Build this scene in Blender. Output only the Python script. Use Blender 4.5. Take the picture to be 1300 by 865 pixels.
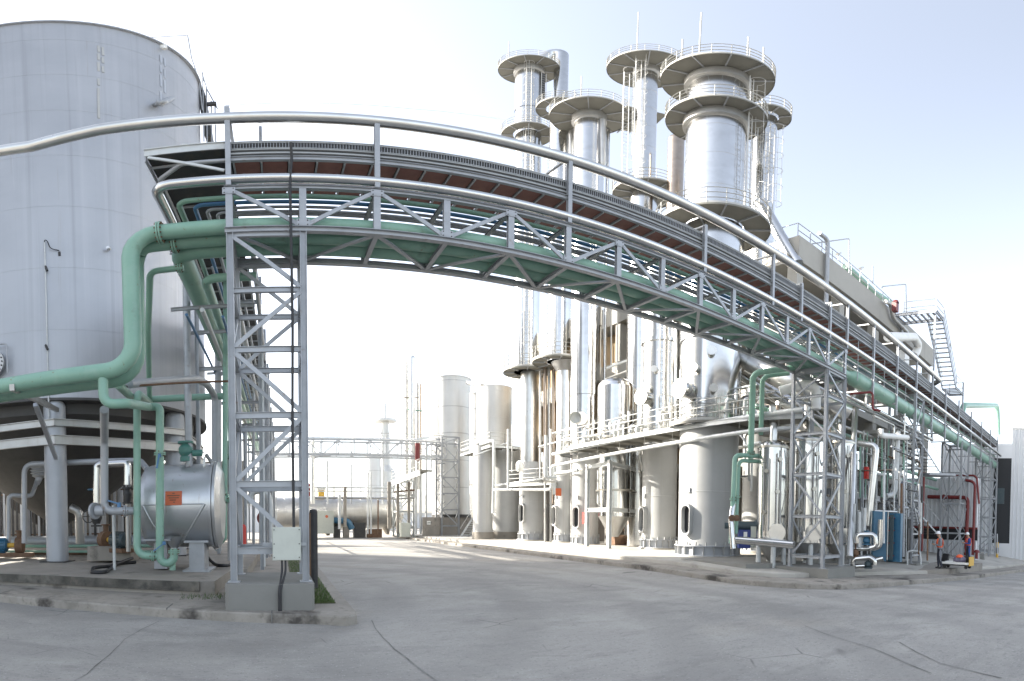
import bpy, bmesh, math, random
from mathutils import Vector, Matrix
from math import sin, cos, tan, pi, radians, atan2, hypot, sqrt

random.seed(7)
for o in list(bpy.data.objects):
    bpy.data.objects.remove(o)
SC = bpy.context.scene
COL = SC.collection

# ------------------------------------------------------------------ camera
# The photograph is a stitched spherical panorama of about 113 x 75 degrees: a panoramic (equirectangular) lens.
# World axes: X runs along the pipe bridge, Y along the side street, metres, road near the camera at z = 0.
FPX, PW, PH, PROW, EYE = 658.0, 1300.0, 865.0, 682.0, 1.95
HEAD, PITCH, ROLL = radians(25.6), radians(-1.8), radians(-0.3)
_h = Matrix.Rotation(-HEAD, 3, 'Z')
CAMR = _h @ Matrix.Rotation(ROLL, 3, 'Y') @ Matrix.Rotation(PITCH, 3, 'X')
cam_d = bpy.data.cameras.new('camera')
cam_d.type = 'PANO'
cam_d.panorama_type = 'EQUIRECTANGULAR'
cam_d.longitude_min, cam_d.longitude_max = -PW / 2 / FPX, PW / 2 / FPX
cam_d.latitude_min, cam_d.latitude_max = -(PH - PROW) / FPX, PROW / FPX
cam_d.clip_start, cam_d.clip_end = 0.1, 4000
cam_d.sensor_width = 36
cam_d.lens = 12.0
cam = bpy.data.objects.new('camera', cam_d)
COL.objects.link(cam)
_m = Matrix((CAMR @ Vector((1, 0, 0)), CAMR @ Vector((0, 0, 1)), CAMR @ Vector((0, -1, 0)))).transposed().to_4x4()
_m.translation = (0, 0, EYE)
cam.matrix_world = _m
SC.camera = cam

# ------------------------------------------------------------------ sky, sun, exposure
SUN_AZ, SUN_EL = radians(-50), radians(28)      # azimuth from +Y towards +X
w = bpy.data.worlds.new("World")
SC.world = w
w.use_nodes = True
nt = w.node_tree
sky = nt.nodes.new('ShaderNodeTexSky')
sky.sky_type = 'NISHITA'
sky.sun_disc = False
sky.sun_elevation = SUN_EL
sky.sun_rotation = SUN_AZ
sky.air_density = 1.0
sky.dust_density = 2.4
sky.ozone_density = 1.0
bg = nt.nodes['Background']
bg.inputs[1].default_value = 0.15
hs = nt.nodes.new('ShaderNodeHueSaturation')          # pale hazy daylight sky
hs.inputs['Saturation'].default_value = 0.5
nt.links.new(sky.outputs[0], hs.inputs['Color'])
nt.links.new(hs.outputs[0], bg.inputs[0])
sd = bpy.data.lights.new('sun', 'SUN')
sd.energy = 4.6
sd.angle = radians(0.6)
sd.color = (1.0, 0.93, 0.82)
sun = bpy.data.objects.new('sun', sd)
COL.objects.link(sun)
_d = Vector((sin(SUN_AZ) * cos(SUN_EL), cos(SUN_AZ) * cos(SUN_EL), sin(SUN_EL)))
sun.rotation_euler = _d.to_track_quat('Z', 'Y').to_euler()
sun.location = _d * 300
SC.view_settings.view_transform = 'Standard'
SC.view_settings.look = 'None'
SC.view_settings.gamma = 1
SC.view_settings.exposure = 1.75
SC.render.engine = 'CYCLES'
SC.cycles.max_bounces = 8
SC.cycles.sample_clamp_indirect = 8

# ------------------------------------------------------------------ picture helper (where along a line of sight a thing stands)
def ray(px, py):
    a, e = (px - PW / 2) / FPX, (PROW - py) / FPX
    return CAMR @ Vector((sin(a) * cos(e), cos(a) * cos(e), sin(e)))
def at(px, py, d=None, X=None, Y=None, z=None):
    v = ray(px, py)
    if d is not None: k = d / hypot(v.x, v.y)
    elif X is not None: k = X / v.x
    elif Y is not None: k = Y / v.y
    else: k = (z - EYE) / v.z
    return Vector((v.x * k, v.y * k, EYE + v.z * k))

def sst(x, a, b):
    t = min(1.0, max(0.0, (x - a) / (b - a)))
    return t * t * (3 - 2 * t)
def G(x, y):        # lie of the land: a gentle fall to the right along the main street
    return -0.1 * sst(x, 6, 14) - 0.04 * max(0.0, min(x, 70) - 11) * (1 - sst(y, 11.5, 17)) * (1 - 0.0)

# ------------------------------------------------------------------ mesh builder
class MB:
    def __init__(s): s.v = []; s.f = []; s.sm = []; s.mi = []; s.cur = 0
    def add(s, vs, fs, smooth=False):
        b = len(s.v); s.v += [tuple(v) for v in vs]
        for f in fs:
            s.f.append(tuple(i + b for i in f)); s.sm.append(smooth); s.mi.append(s.cur)
        return s
    def box(s, a, b):
        x0, y0, z0 = (min(a[i], b[i]) for i in range(3)); x1, y1, z1 = (max(a[i], b[i]) for i in range(3))
        return s.add([(x0,y0,z0),(x1,y0,z0),(x1,y1,z0),(x0,y1,z0),(x0,y0,z1),(x1,y0,z1),(x1,y1,z1),(x0,y1,z1)],
                     [(0,3,2,1),(4,5,6,7),(0,1,5,4),(1,2,6,5),(2,3,7,6),(3,0,4,7)])
    def bar(s, p, q, w, h=None, up=(0,0,1)):         # rectangular bar from p to q
        p, q = Vector(p), Vector(q); h = h or w
        d = (q - p).normalized(); u = Vector(up)
        if abs(d.dot(u)) > .95: u = Vector((0,1,0))
        r = d.cross(u).normalized() * w / 2; u = r.cross(d).normalized() * h / 2
        vs = [p-r-u, p+r-u, p+r+u, p-r+u, q-r-u, q+r-u, q+r+u, q-r+u]
        return s.add(vs, [(3,2,1,0),(4,5,6,7),(0,1,5,4),(1,2,6,5),(2,3,7,6),(3,0,4,7)])
    def hbeam(s, p, q, w, h, t=.012, up=(0,0,1)):    # I-section from p to q
        p, q = Vector(p), Vector(q); d = (q-p).normalized(); u = Vector(up)
        if abs(d.dot(u)) > .95: u = Vector((0,1,0))
        r = d.cross(u).normalized(); u = r.cross(d).normalized()
        for k in (-1, 1):
            s.bar(p+u*(k*(h-t)/2), q+u*(k*(h-t)/2), w, t, u)
        return s.bar(p, q, t, h-2*t, u)
    def tube(s, pts, r, n=12, caps=True, closed=False, r2=None):
        pts = [Vector(p) for p in pts]; N = len(pts); rings = []
        t0 = (pts[1]-pts[0]).normalized()
        u = Vector((0,0,1)) if abs(t0.z) < .9 else Vector((1,0,0))
        u = (u - t0*u.dot(t0)).normalized()
        vs = []
        for i, p in enumerate(pts):
            if closed: t = (pts[(i+1)%N]-pts[i-1]).normalized()
            elif i == 0: t = t0
            elif i == N-1: t = (p-pts[i-1]).normalized()
            else: t = ((p-pts[i-1]).normalized()+(pts[i+1]-p).normalized()).normalized()
            u = (u - t*u.dot(t)).normalized(); b = t.cross(u)
            rr = r if r2 is None else r+(r2-r)*i/(N-1)
            vs += [p + (u*cos(2*pi*k/n)+b*sin(2*pi*k/n))*rr for k in range(n)]
        fs = []
        for i in range(N if closed else N-1):
            j = (i+1) % N
            fs += [(i*n+k, i*n+(k+1)%n, j*n+(k+1)%n, j*n+k) for k in range(n)]
        s.add(vs, fs, True)
        if caps and not closed:
            s.add([vs[k] for k in range(n)], [tuple(range(n-1,-1,-1))]); s.add([vs[(N-1)*n+k] for k in range(n)], [tuple(range(n))])
        return s
    def lathe(s, c, prof, n=32, axis=(0,0,1), a0=0, a1=2*pi, smooth=True):   # prof: (r, h)
        c = Vector(c); ax = Vector(axis).normalized()
        u = Vector((1,0,0)) if abs(ax.z) > .9 else Vector((0,0,1)).cross(ax).normalized()
        b = ax.cross(u); full = abs(a1-a0-2*pi) < 1e-6; m = n if full else n+1
        vs = []
        for (r, h) in prof:
            for k in range(m):
                a = a0+(a1-a0)*k/n
                vs.append(c+ax*h+(u*cos(a)+b*sin(a))*max(r, 1e-4))
        # split hard corners: every profile segment gets its own rings
        for i in range(len(prof)-1):
            seg = vs[i*m:(i+1)*m]+vs[(i+1)*m:(i+2)*m]
            fs = [(k, (k+1)%m if full else k+1, m+((k+1)%m if full else k+1), m+k) for k in range(n)]
            s.add(seg, fs, smooth)
        return s
    def cyl(s, c, r, h, n=16, axis=(0,0,1)):
        s.lathe(c, [(r,0),(r,h)], n, axis)
        return s.lathe(c, [(0,0),(r,0)], n, axis, smooth=False).lathe(c, [(r,h),(0,h)], n, axis, smooth=False)
    def quad(s, a, b, c, d): return s.add([a,b,c,d], [(0,1,2,3)])
    def prism(s, poly, z0, z1):
        n = len(poly)
        f0 = z0 if callable(z0) else (lambda x, y: z0); f1 = z1 if callable(z1) else (lambda x, y: z1)
        vs = [(x,y,f0(x,y)) for x,y in poly]+[(x,y,f1(x,y)) for x,y in poly]
        return s.add(vs, [tuple(range(n-1,-1,-1)), tuple(range(n,2*n))]+[(i,(i+1)%n,n+(i+1)%n,n+i) for i in range(n)])
    def dome(s, c, r, h, n=24, k=5):
        return s.lathe(c, [(r*cos(i*pi/2/k), h*sin(i*pi/2/k)) for i in range(k+1)], n)
    def mesh(s, name, mats, off=(0,0,0)):
        me = bpy.data.meshes.new(name)
        o = Vector(off)
        me.from_pydata([(v[0]-o.x, v[1]-o.y, v[2]-o.z) for v in s.v], [], s.f)
        me.polygons.foreach_set('use_smooth', s.sm)
        if not isinstance(mats, (list, tuple)): mats = [mats]
        for m in mats: me.materials.append(m)
        me.polygons.foreach_set('material_index', s.mi)
        me.update()
        return me

def fillet(pts, R, n=5):
    pts = [Vector(p) for p in pts]; out = [pts[0]]
    for i in range(1, len(pts)-1):
        a, b, c = pts[i-1], pts[i], pts[i+1]
        d1, d2 = (a-b), (c-b); l1, l2 = d1.length, d2.length; d1.normalize(); d2.normalize()
        ang = d1.angle(d2)
        if ang > pi-.05: out.append(b); continue
        t = min(R/tan(ang/2), l1*.49, l2*.49); rr = t*tan(ang/2)
        ctr = b+(d1+d2).normalized()*(rr/sin(ang/2))
        p0 = b+d1*t; p1 = b+d2*t; v0 = p0-ctr; v1 = p1-ctr; th = v0.angle(v1)
        for k in range(n+1):
            f = k/n
            out.append(ctr+(v0*sin((1-f)*th)+v1*sin(f*th))/sin(th))
    out.append(pts[-1])
    return out

# ------------------------------------------------------------------ objects
ORD = ['first','second','third','fourth','fifth','sixth','seventh','eighth','ninth','tenth','eleventh','twelfth','thirteenth','fourteenth','fifteenth']
def thing(name, label, cat, loc=(0,0,0), group=None):
    o = bpy.data.objects.new(name, None); COL.objects.link(o)
    o.empty_display_size = .2
    o.location = loc; o['label'] = label; o['category'] = cat
    if group: o['group'] = group
    return o
def wl(o):
    v = Vector(o.location); p = o.parent
    while p: v += p.location; p = p.parent
    return v
def part(name, mb, mat, parent, label=None, kind=None):
    off = wl(parent)
    me = mb.mesh(name, mat, off) if isinstance(mb, MB) else mb
    o = bpy.data.objects.new(name, me); COL.objects.link(o); o.parent = parent
    if label: o['label'] = label
    if kind: o['kind'] = kind
    return o
def solid(name, mb, mat, label, cat, group=None, off=(0,0,0)):
    o = bpy.data.objects.new(name, mb.mesh(name, mat, off)); COL.objects.link(o); o.location = off
    o['label'] = label; o['category'] = cat
    if group: o['group'] = group
    return o
def struct(name, mb, mat):
    o = bpy.data.objects.new(name, mb.mesh(name, mat)); COL.objects.link(o); o['kind'] = 'structure'
    return o
def piece(name, me, loc, parent):          # one of many alike pieces sharing a mesh
    o = bpy.data.objects.new(name, me); COL.objects.link(o); o.parent = parent; o.location = Vector(loc)-wl(parent)
    return o
def clone(root, loc, label=None, group=None, rotz=None):
    r = root.copy(); COL.objects.link(r); r.location = loc
    if rotz is not None: r.rotation_euler = (0,0,rotz)
    if label: r['label'] = label
    if group: r['group'] = group
    for ch in list(root.children):
        c = ch.copy(); COL.objects.link(c); c.parent = r
        for g in list(ch.children):
            d = g.copy(); COL.objects.link(d); d.parent = c
    return r
def pipe(pts, r, mat, label, cat='pipe', name='pipe', bend=None, n=12, flanges=(), group=None, seams=0, fmat=None):
    pts = [Vector(p) for p in pts]
    path = fillet(pts, bend if bend is not None else r*3)
    mb = MB().tube(path, r, n)
    if seams:                                   # joint rings of the cladding
        for a, b in zip(pts, pts[1:]):
            L = (b-a).length; k = int(L/seams)
            for i in range(1, k+1):
                p = a+(b-a)*(i/(k+1)); d = (b-a).normalized()
                mb.tube([p-d*.025, p+d*.025], r*1.035, n, False)
    if not flanges:
        return solid(name, mb, mat, label, cat, group, off=pts[0])
    root = thing(name, label, cat, pts[0], group)
    part('pipe_run', mb, mat, root)
    for (i, f) in flanges:                      # (segment, fraction)
        a, b = pts[i], pts[i+1]; p = a+(b-a)*f; d = (b-a).normalized()
        fb = MB()
        for s in (-1, 1):
            fb.cyl(p+d*(.008*s) - (d*.035 if s < 0 else Vector()), r*1.45, .035, max(n, 14), d)
        u = Vector((0,0,1)) if abs(d.z) < .9 else Vector((1,0,0)); u = d.cross(u).normalized(); v = d.cross(u)
        m = 12 if r > .12 else 6
        for k in range(m):
            q = p+(u*cos(2*pi*k/m)+v*sin(2*pi*k/m))*r*1.25
            fb.cur = 1; fb.cyl(q-d*.075, r*.07+.008, .15, 6, d); fb.cur = 0
        part('flange', fb, [fmat or mat, M['rust']], root)
    return root
# ------------------------------------------------------------------ materials
def mat(name, base, rough=.5, metal=0., noise=None, bump=0., bscale=30., spec=.5, streak=None, coat=0.):
    m = bpy.data.materials.new(name); m.use_nodes = True
    t = m.node_tree; N = t.nodes; L = t.links; b = N['Principled BSDF']
    b.inputs['Roughness'].default_value = rough; b.inputs['Metallic'].default_value = metal
    b.inputs['Specular IOR Level'].default_value = spec
    if coat: b.inputs['Coat Weight'].default_value = coat
    b.inputs['Base Color'].default_value = (*base, 1)
    tc = N.new('ShaderNodeTexCoord'); geo = tc.outputs['Object']
    col = None
    def mixc(prev, fac, c):
        mx = N.new('ShaderNodeMix'); mx.data_type = 'RGBA'
        L.new(fac, mx.inputs[0])
        if prev is None: mx.inputs[6].default_value = (*base, 1)
        else: L.new(prev, mx.inputs[6])
        mx.inputs[7].default_value = (*c, 1)
        return mx.outputs[2]
    def ramp(fac, a, c, v=1.):
        r = N.new('ShaderNodeMapRange'); r.inputs[1].default_value = a; r.inputs[2].default_value = c; r.inputs[4].default_value = v
        L.new(fac, r.inputs[0]); return r.outputs[0]
    def ntex(scale, detail=5, stretch=None, rgh=.6):
        n = N.new('ShaderNodeTexNoise'); n.inputs['Scale'].default_value = scale; n.inputs['Detail'].default_value = detail; n.inputs['Roughness'].default_value = rgh
        if stretch:
            mp = N.new('ShaderNodeMapping'); mp.inputs['Scale'].default_value = stretch; L.new(geo, mp.inputs[0]); L.new(mp.outputs[0], n.inputs[0])
        else: L.new(geo, n.inputs[0])
        return n.outputs[0]
    for (c, sc, lo, hi, amt) in (noise or ()):
        col = mixc(col, ramp(ntex(sc), lo, hi, amt), c)
    for (c, sc, lo, hi, amt, st) in (streak or ()):
        col = mixc(col, ramp(ntex(sc, 6, st), lo, hi, amt), c)
    if col: L.new(col, b.inputs['Base Color'])
    if rough > .12 and (noise or streak):
        rr = N.new('ShaderNodeMapRange'); rr.inputs[3].default_value = rough*.75; rr.inputs[4].default_value = min(1, rough*1.25)
        L.new(ntex(3.), rr.inputs[0]); L.new(rr.outputs[0], b.inputs['Roughness'])
    if bump:
        bp = N.new('ShaderNodeBump'); bp.inputs['Strength'].default_value = bump; bp.inputs['Distance'].default_value = .02
        L.new(ntex(bscale, 6), bp.inputs['Height']); L.new(bp.outputs[0], b.inputs['Normal'])
    return m
M = {}
M['steel'] = mat('galvanised_grey_steel', (.37,.385,.405), .45, .25, noise=[((.27,.285,.30), 2.5, .45, .75, .7), ((.25,.17,.11), 5, .64, .76, .7)])
M['steel_lt'] = mat('pale_grey_paint', (.55,.57,.57), .45, .1, noise=[((.42,.43,.42), 2.5, .45, .75, .7), ((.33,.22,.14), 5, .66, .8, .5)])
M['rail'] = mat('railing_paint', (.46,.46,.44), .5, .1, noise=[((.34,.33,.31), 2, .5, .8, .7)])
M['green'] = mat('green_pipe_paint', (.235,.40,.315), .36, 0, noise=[((.18,.33,.26), 1.0, .42, .70, .8), ((.31,.45,.38), 4, .5, .8, .6), ((.13,.17,.13), 2.2, .62, .78, .6), ((.20,.12,.07), 7, .66, .74, .9)], bump=.06, bscale=6, spec=.4)
M['green_dk'] = mat('green_valve_paint', (.07,.20,.17), .4, 0, noise=[((.16,.12,.08), 8, .6, .75, .6)])
M['blue'] = mat('blue_pipe_paint', (.06,.17,.33), .4, 0, noise=[((.10,.22,.36), 3, .4, .8, .8)])
M['blue_eq'] = mat('blue_frame_paint', (.03,.115,.20), .4, 0, noise=[((.05,.15,.23), 3, .4, .8, .8), ((.12,.10,.08), 9, .66, .8, .5)])
M['red'] = mat('red_paint', (.16,.018,.018), .45, 0, noise=[((.13,.018,.016), 3, .45, .8, .8)])
M['redb'] = mat('signal_red_paint', (.55,.05,.04), .4)
M['orange'] = mat('orange_paint', (.55,.13,.05), .5)
M['yellow'] = mat('yellow_paint', (.60,.36,.05), .5)
M['white'] = mat('white_paint', (.78,.78,.75), .45, 0, noise=[((.62,.61,.57), 2, .5, .8, .7)])
M['cabinet'] = mat('cabinet_cream_grey', (.52,.54,.48), .4, 0, noise=[((.44,.45,.40), 4, .45, .8, .7)], spec=.4)
M['black'] = mat('black_rubber', (.02,.02,.022), .55, 0, noise=[((.045,.043,.04), 6, .45, .75, .8)])
M['dark'] = mat('dark_iron', (.05,.05,.05), .55, .2, noise=[((.10,.085,.07), 5, .5, .8, .8)])
M['motor'] = mat('motor_grey_paint', (.05,.075,.085), .5, .1, noise=[((.10,.11,.11), 6, .5, .8, .8)])
M['rust'] = mat('rusty_iron', (.17,.10,.06), .75, .1, noise=[((.08,.05,.035), 6, .45, .75, .8)])
M['board'] = mat('red_brown_deck_board', (.235,.10,.08), .6, 0, noise=[((.15,.068,.058), 3, .45, .8, .9)], streak=[((.25,.115,.09), 4, .5, .8, .6, (.5,6,6))])
M['chrome'] = mat('polished_cladding', (.62,.62,.61), .17, 1., noise=[((.48,.475,.46), 1.5, .45, .8, .6)], bump=.012, bscale=1.0)
M['clad'] = mat('aluminium_cladding', (.66,.66,.64), .30, .95, noise=[((.50,.48,.45), 1.5, .45, .8, .6)], bump=.025, bscale=1.6)
M['clad_dull'] = mat('weathered_cladding', (.46,.46,.45), .42, .8, noise=[((.33,.31,.29), 1.2, .45, .8, .7)], streak=[((.32,.28,.24), 1.5, .55, .8, .5, (3,3,.15))], bump=.08, bscale=2)
M['skirt'] = mat('white_grey_skirt_paint', (.42,.425,.42), .45, 0, noise=[((.36,.365,.36), .8, .45, .8, .8)], streak=[((.30,.285,.255), 1.2, .55, .8, .5, (3,3,.15))])
M['bronze'] = mat('browned_steel', (.37,.31,.26), .3, .9, noise=[((.27,.22,.18), 2, .4, .8, .8)])
M['tank'] = mat('matt_tank_plate', (.40,.415,.445), .42, .30, noise=[((.34,.355,.385), .25, .4, .7, .8)],
    streak=[((.50,.51,.535), .55, .5, .8, .6, (3,3,.04)), ((.29,.30,.325), 1.1, .54, .72, .6, (4,4,.03)), ((.26,.225,.19), 1.6, .64, .78, .6, (3,3,.06)), ((.60,.60,.60), 2.2, .70, .76, .7, (3,3,.05))], bump=.04, bscale=.7)
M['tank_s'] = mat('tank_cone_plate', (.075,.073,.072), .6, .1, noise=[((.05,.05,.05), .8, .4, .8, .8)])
M['column'] = mat('grey_column_paint', (.40,.42,.45), .45, .2, noise=[((.33,.35,.38), 1, .45, .8, .8)], streak=[((.27,.26,.25), 1.5, .55, .8, .5, (3,3,.2))])
M['vessel'] = mat('brushed_vessel_steel', (.55,.565,.58), .33, .75, noise=[((.44,.45,.46), 1.0, .45, .8, .8)], streak=[((.26,.17,.11), 2.2, .62, .76, .75, (4,4,.25)), ((.52,.54,.56), 3, .5, .8, .4, (5,5,.2))], bump=.05, bscale=1.5)
M['concrete'] = mat('weathered_concrete', (.30,.275,.24), .85, 0, noise=[((.20,.185,.165), .6, .4, .7, .8), ((.30,.29,.265), 2.5, .5, .8, .6), ((.08,.072,.062), 1.1, .58, .72, .75)], bump=.35, bscale=14, spec=.3)
M['pave'] = mat('pale_pavement_concrete', (.42,.40,.36), .85, 0, noise=[((.30,.285,.255), .5, .42, .7, .8), ((.48,.46,.42), 2.5, .5, .8, .6), ((.17,.155,.135), 1.0, .60, .75, .6)], bump=.3, bscale=14, spec=.3)
M['block'] = mat('footing_concrete', (.225,.222,.205), .8, 0, noise=[((.175,.172,.155), .9, .4, .75, .7), ((.20,.19,.17), 3, .62, .8, .5)], bump=.2, bscale=20, spec=.3)
M['kerb'] = mat('stained_kerb_concrete', (.31,.285,.25), .85, 0, noise=[((.20,.185,.16), 1.2, .4, .7, .9), ((.045,.04,.036), .8, .55, .66, .9), ((.32,.30,.27), 5, .52, .8, .7), ((.10,.09,.07), 7, .55, .75, .6)], bump=.5, bscale=12, spec=.3)
M['bconc'] = mat('building_concrete', (.40,.39,.36), .85, 0, noise=[((.31,.30,.275), .3, .4, .75, .7)], streak=[((.25,.24,.22), .8, .55, .8, .6, (2,2,.12))], bump=.1, bscale=5, spec=.3)
M['ochre'] = mat('ochre_wall_render', (.33,.24,.14), .85, 0, noise=[((.24,.17,.10), .3, .4, .75, .7)])
M['inner'] = mat('shade_toned_concrete', (.19,.17,.15), .9)  # darker copy of the building concrete, indoor shade put into the colour
M['sheet'] = mat('white_corrugated_sheet', (.66,.68,.70), .45, .1, noise=[((.56,.57,.58), .4, .4, .8, .7)])
M['pale'] = mat('far_silo_plate', (.62,.62,.60), .45, .3, noise=[((.5,.49,.46), .3, .4, .8, .7)], streak=[((.44,.42,.38), .5, .5, .8, .6, (2,2,.08))])
M['grate'] = mat('platform_plate', (.20,.195,.17), .6, .1, noise=[((.15,.145,.125), .8, .4, .8, .8)])
M['glove'] = mat('skin', (.42,.25,.17), .55)
M['hair'] = mat('trouser_navy', (.025,.03,.045), .8, noise=[((.04,.045,.06), 8, .4, .8, .8)])
M['shirtg'] = mat('grey_work_shirt', (.20,.21,.23), .85)
M['shirtb'] = mat('blue_work_shirt', (.03,.07,.25), .85)
M['vest'] = mat('orange_vest_fabric', (.75,.13,.05), .7)
M['helm'] = mat('white_helmet', (.8,.8,.8), .3)
M['boot'] = mat('black_boot', (.02,.02,.02), .6)
M['leafs'] = mat('grass_blade', (.07,.12,.03), .7, noise=[((.11,.13,.04), 2, .4, .8, .8)])
M['soil'] = mat('grass_soil', (.09,.09,.045), .9, noise=[((.06,.09,.025), 2, .4, .8, .9)], bump=.4, bscale=20)
M['brass'] = mat('pale_flange_steel', (.5,.48,.43), .35, .8)
M['gap'] = mat('opening_shade_sheet', (.03,.032,.035), .9)  # near-black sheet standing in for the shade inside openings

# asphalt / concrete road: grey slab with aggregate, tyre-worn arcs, joints in geometry
def road_mat():
    m = bpy.data.materials.new('worn_road_surface'); m.use_nodes = True
    t = m.node_tree; N = t.nodes; L = t.links; b = N['Principled BSDF']
    tc = N.new('ShaderNodeTexCoord')
    def noise(sc, det=6, st=(1,1,1), r=.6):
        mp = N.new('ShaderNodeMapping'); mp.inputs['Scale'].default_value = st; L.new(tc.outputs['Object'], mp.inputs[0])
        n = N.new('ShaderNodeTexNoise'); n.inputs['Scale'].default_value = sc; n.inputs['Detail'].default_value = det; n.inputs['Roughness'].default_value = r
        L.new(mp.outputs[0], n.inputs[0]); return n.outputs[0]
    def rmp(x, a, c, v=1.):
        r = N.new('ShaderNodeMapRange'); r.inputs[1].default_value = a; r.inputs[2].default_value = c; r.inputs[4].default_value = v; L.new(x, r.inputs[0]); return r.outputs[0]
    def mix(a, c, f):
        x = N.new('ShaderNodeMix'); x.data_type = 'RGBA'; L.new(f, x.inputs[0])
        if isinstance(a, tuple): x.inputs[6].default_value = (*a, 1)
        else: L.new(a, x.inputs[6])
        x.inputs[7].default_value = (*c, 1); return x.outputs[2]
    c = mix((.33,.316,.292), (.255,.245,.228), rmp(noise(.22), .42, .62))
    c = mix(c, (.41,.395,.36), rmp(noise(.55, 7), .50, .72, .7))
    c = mix(c, (.37,.325,.265), rmp(noise(.13, 5), .56, .74, .65))
    c = mix(c, (.20,.192,.178), rmp(noise(1.1, 8, (.6,1.4,1)), .54, .70, .6))
    c = mix(c, (.40,.39,.37), rmp(noise(2.3, 8, (.6,1.4,1), .75), .54, .72, .45))
    c = mix(c, (.14,.133,.122), rmp(noise(6.5, 6, (.7,1.3,1), .8), .54, .70, .5))
    vo = N.new('ShaderNodeTexVoronoi'); vo.inputs['Scale'].default_value = 15; L.new(tc.outputs['Object'], vo.inputs[0])
    c = mix(c, (.47,.46,.44), rmp(vo.outputs['Distance'], .22, .05, .7))
    c = mix(c, (.12,.12,.12), rmp(noise(17, 4, (1,1,1), .8), .56, .68, .7))
    vk = N.new('ShaderNodeTexVoronoi'); vk.feature = 'DISTANCE_TO_EDGE'; vk.inputs['Scale'].default_value = 1.1; L.new(tc.outputs['Object'], vk.inputs[0])
    ck = N.new('ShaderNodeMath'); ck.operation = 'MULTIPLY'; L.new(rmp(vk.outputs['Distance'], .022, .004, .7), ck.inputs[0]); L.new(rmp(noise(.35, 3), .58, .64), ck.inputs[1])
    c = mix(c, (.09,.088,.085), ck.outputs[0])
    # faint tyre arcs round the corner
    wv = N.new('ShaderNodeTexWave'); wv.wave_type = 'RINGS'; wv.rings_direction = 'Z'; wv.inputs['Scale'].default_value = .11; wv.inputs['Distortion'].default_value = 2.2; wv.inputs['Detail'].default_value = 3
    mp = N.new('ShaderNodeMapping'); mp.inputs['Location'].default_value = (4, -14, 0); L.new(tc.outputs['Object'], mp.inputs[0]); L.new(mp.outputs[0], wv.inputs[0])
    c = mix(c, (.19,.182,.17), rmp(wv.outputs['Fac'], .62, .95, .28))
    L.new(c, b.inputs['Base Color'])
    b.inputs['Roughness'].default_value = .82; b.inputs['Specular IOR Level'].default_value = .35
    bp = N.new('ShaderNodeBump'); bp.inputs['Strength'].default_value = .35; bp.inputs['Distance'].default_value = .012
    L.new(noise(45, 4), bp.inputs['Height']); L.new(bp.outputs[0], b.inputs['Normal'])
    return m
M['road'] = road_mat()
M['edge'] = mat('mossy_plinth_edge', (.15,.14,.12), .9, 0, noise=[((.05,.047,.04), .9, .4, .62, .95), ((.26,.22,.17), 1.6, .60, .75, .8), ((.03,.03,.028), 3.5, .5, .7, .8)], bump=.5, bscale=16)
M['crack'] = mat('crack_filler', (.12,.115,.105), .9, 0, noise=[((.24,.235,.22), 2.5, .45, .6, .9)])

# ------------------------------------------------------------------ ground, road joints, kerbs
gm = MB()
xs = [-1500,-400,-120,-60]+[ -40+2*i for i in range(61)]+[90,110,150,400,1500]
ys = [-1500,-300,-60,-20]+[-10+2*i for i in range(61)]+[120,150,300,1500]
gv = [(x, y, G(x, y)) for y in ys for x in xs]; nx = len(xs)
gm.add(gv, [(j*nx+i, j*nx+i+1, (j+1)*nx+i+1, (j+1)*nx+i) for j in range(len(ys)-1) for i in range(nx-1)], True)
struct('road', gm, M['road'])
def joint(pts, wdt, name='road_joint'):
    pts = [Vector((p[0], p[1], 0)) for p in pts]; mb = MB(); out = []
    rnd = random.Random(len(pts)*31)
    for a, b in zip(pts, pts[1:]):
        n = max(2, int((b-a).length/.35))
        for i in range(n): out.append(a+(b-a)*i/n)
    out.append(pts[-1]); vs = []
    for i, p in enumerate(out):
        d = (out[min(i+1, len(out)-1)]-out[max(i-1, 0)]).normalized(); s = Vector((-d.y, d.x, 0))
        q = p+s*rnd.uniform(-.035, .035); ww = wdt*rnd.uniform(.4, 1.1)
        for k in (-1, 1):
            r = q+s*k*ww/2; vs.append((r.x, r.y, G(r.x, r.y)+.005))
    mb.add(vs, [(2*i, 2*i+1, 2*i+3, 2*i+2) for i in range(len(out)-1)])
    return struct(name, mb, M['crack'])
g0 = lambda px, py: at(px, py, z=0.0)
joint([g0(200,789), g0(160,812), g0(95,866)], .018)
joint([g0(470,788), g0(500,825), g0(552,866)], .028)
joint([g0(1140,815), g0(1195,842), g0(1270,862)], .03)
joint([at(1130,772,z=-.3), at(1215,790,z=-.4), at(1300,803,z=-.5)], .03)
joint([at(1020,800,z=-.1), at(1110,832,z=-.1), at(1180,865,z=-.1)], .02)

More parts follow.
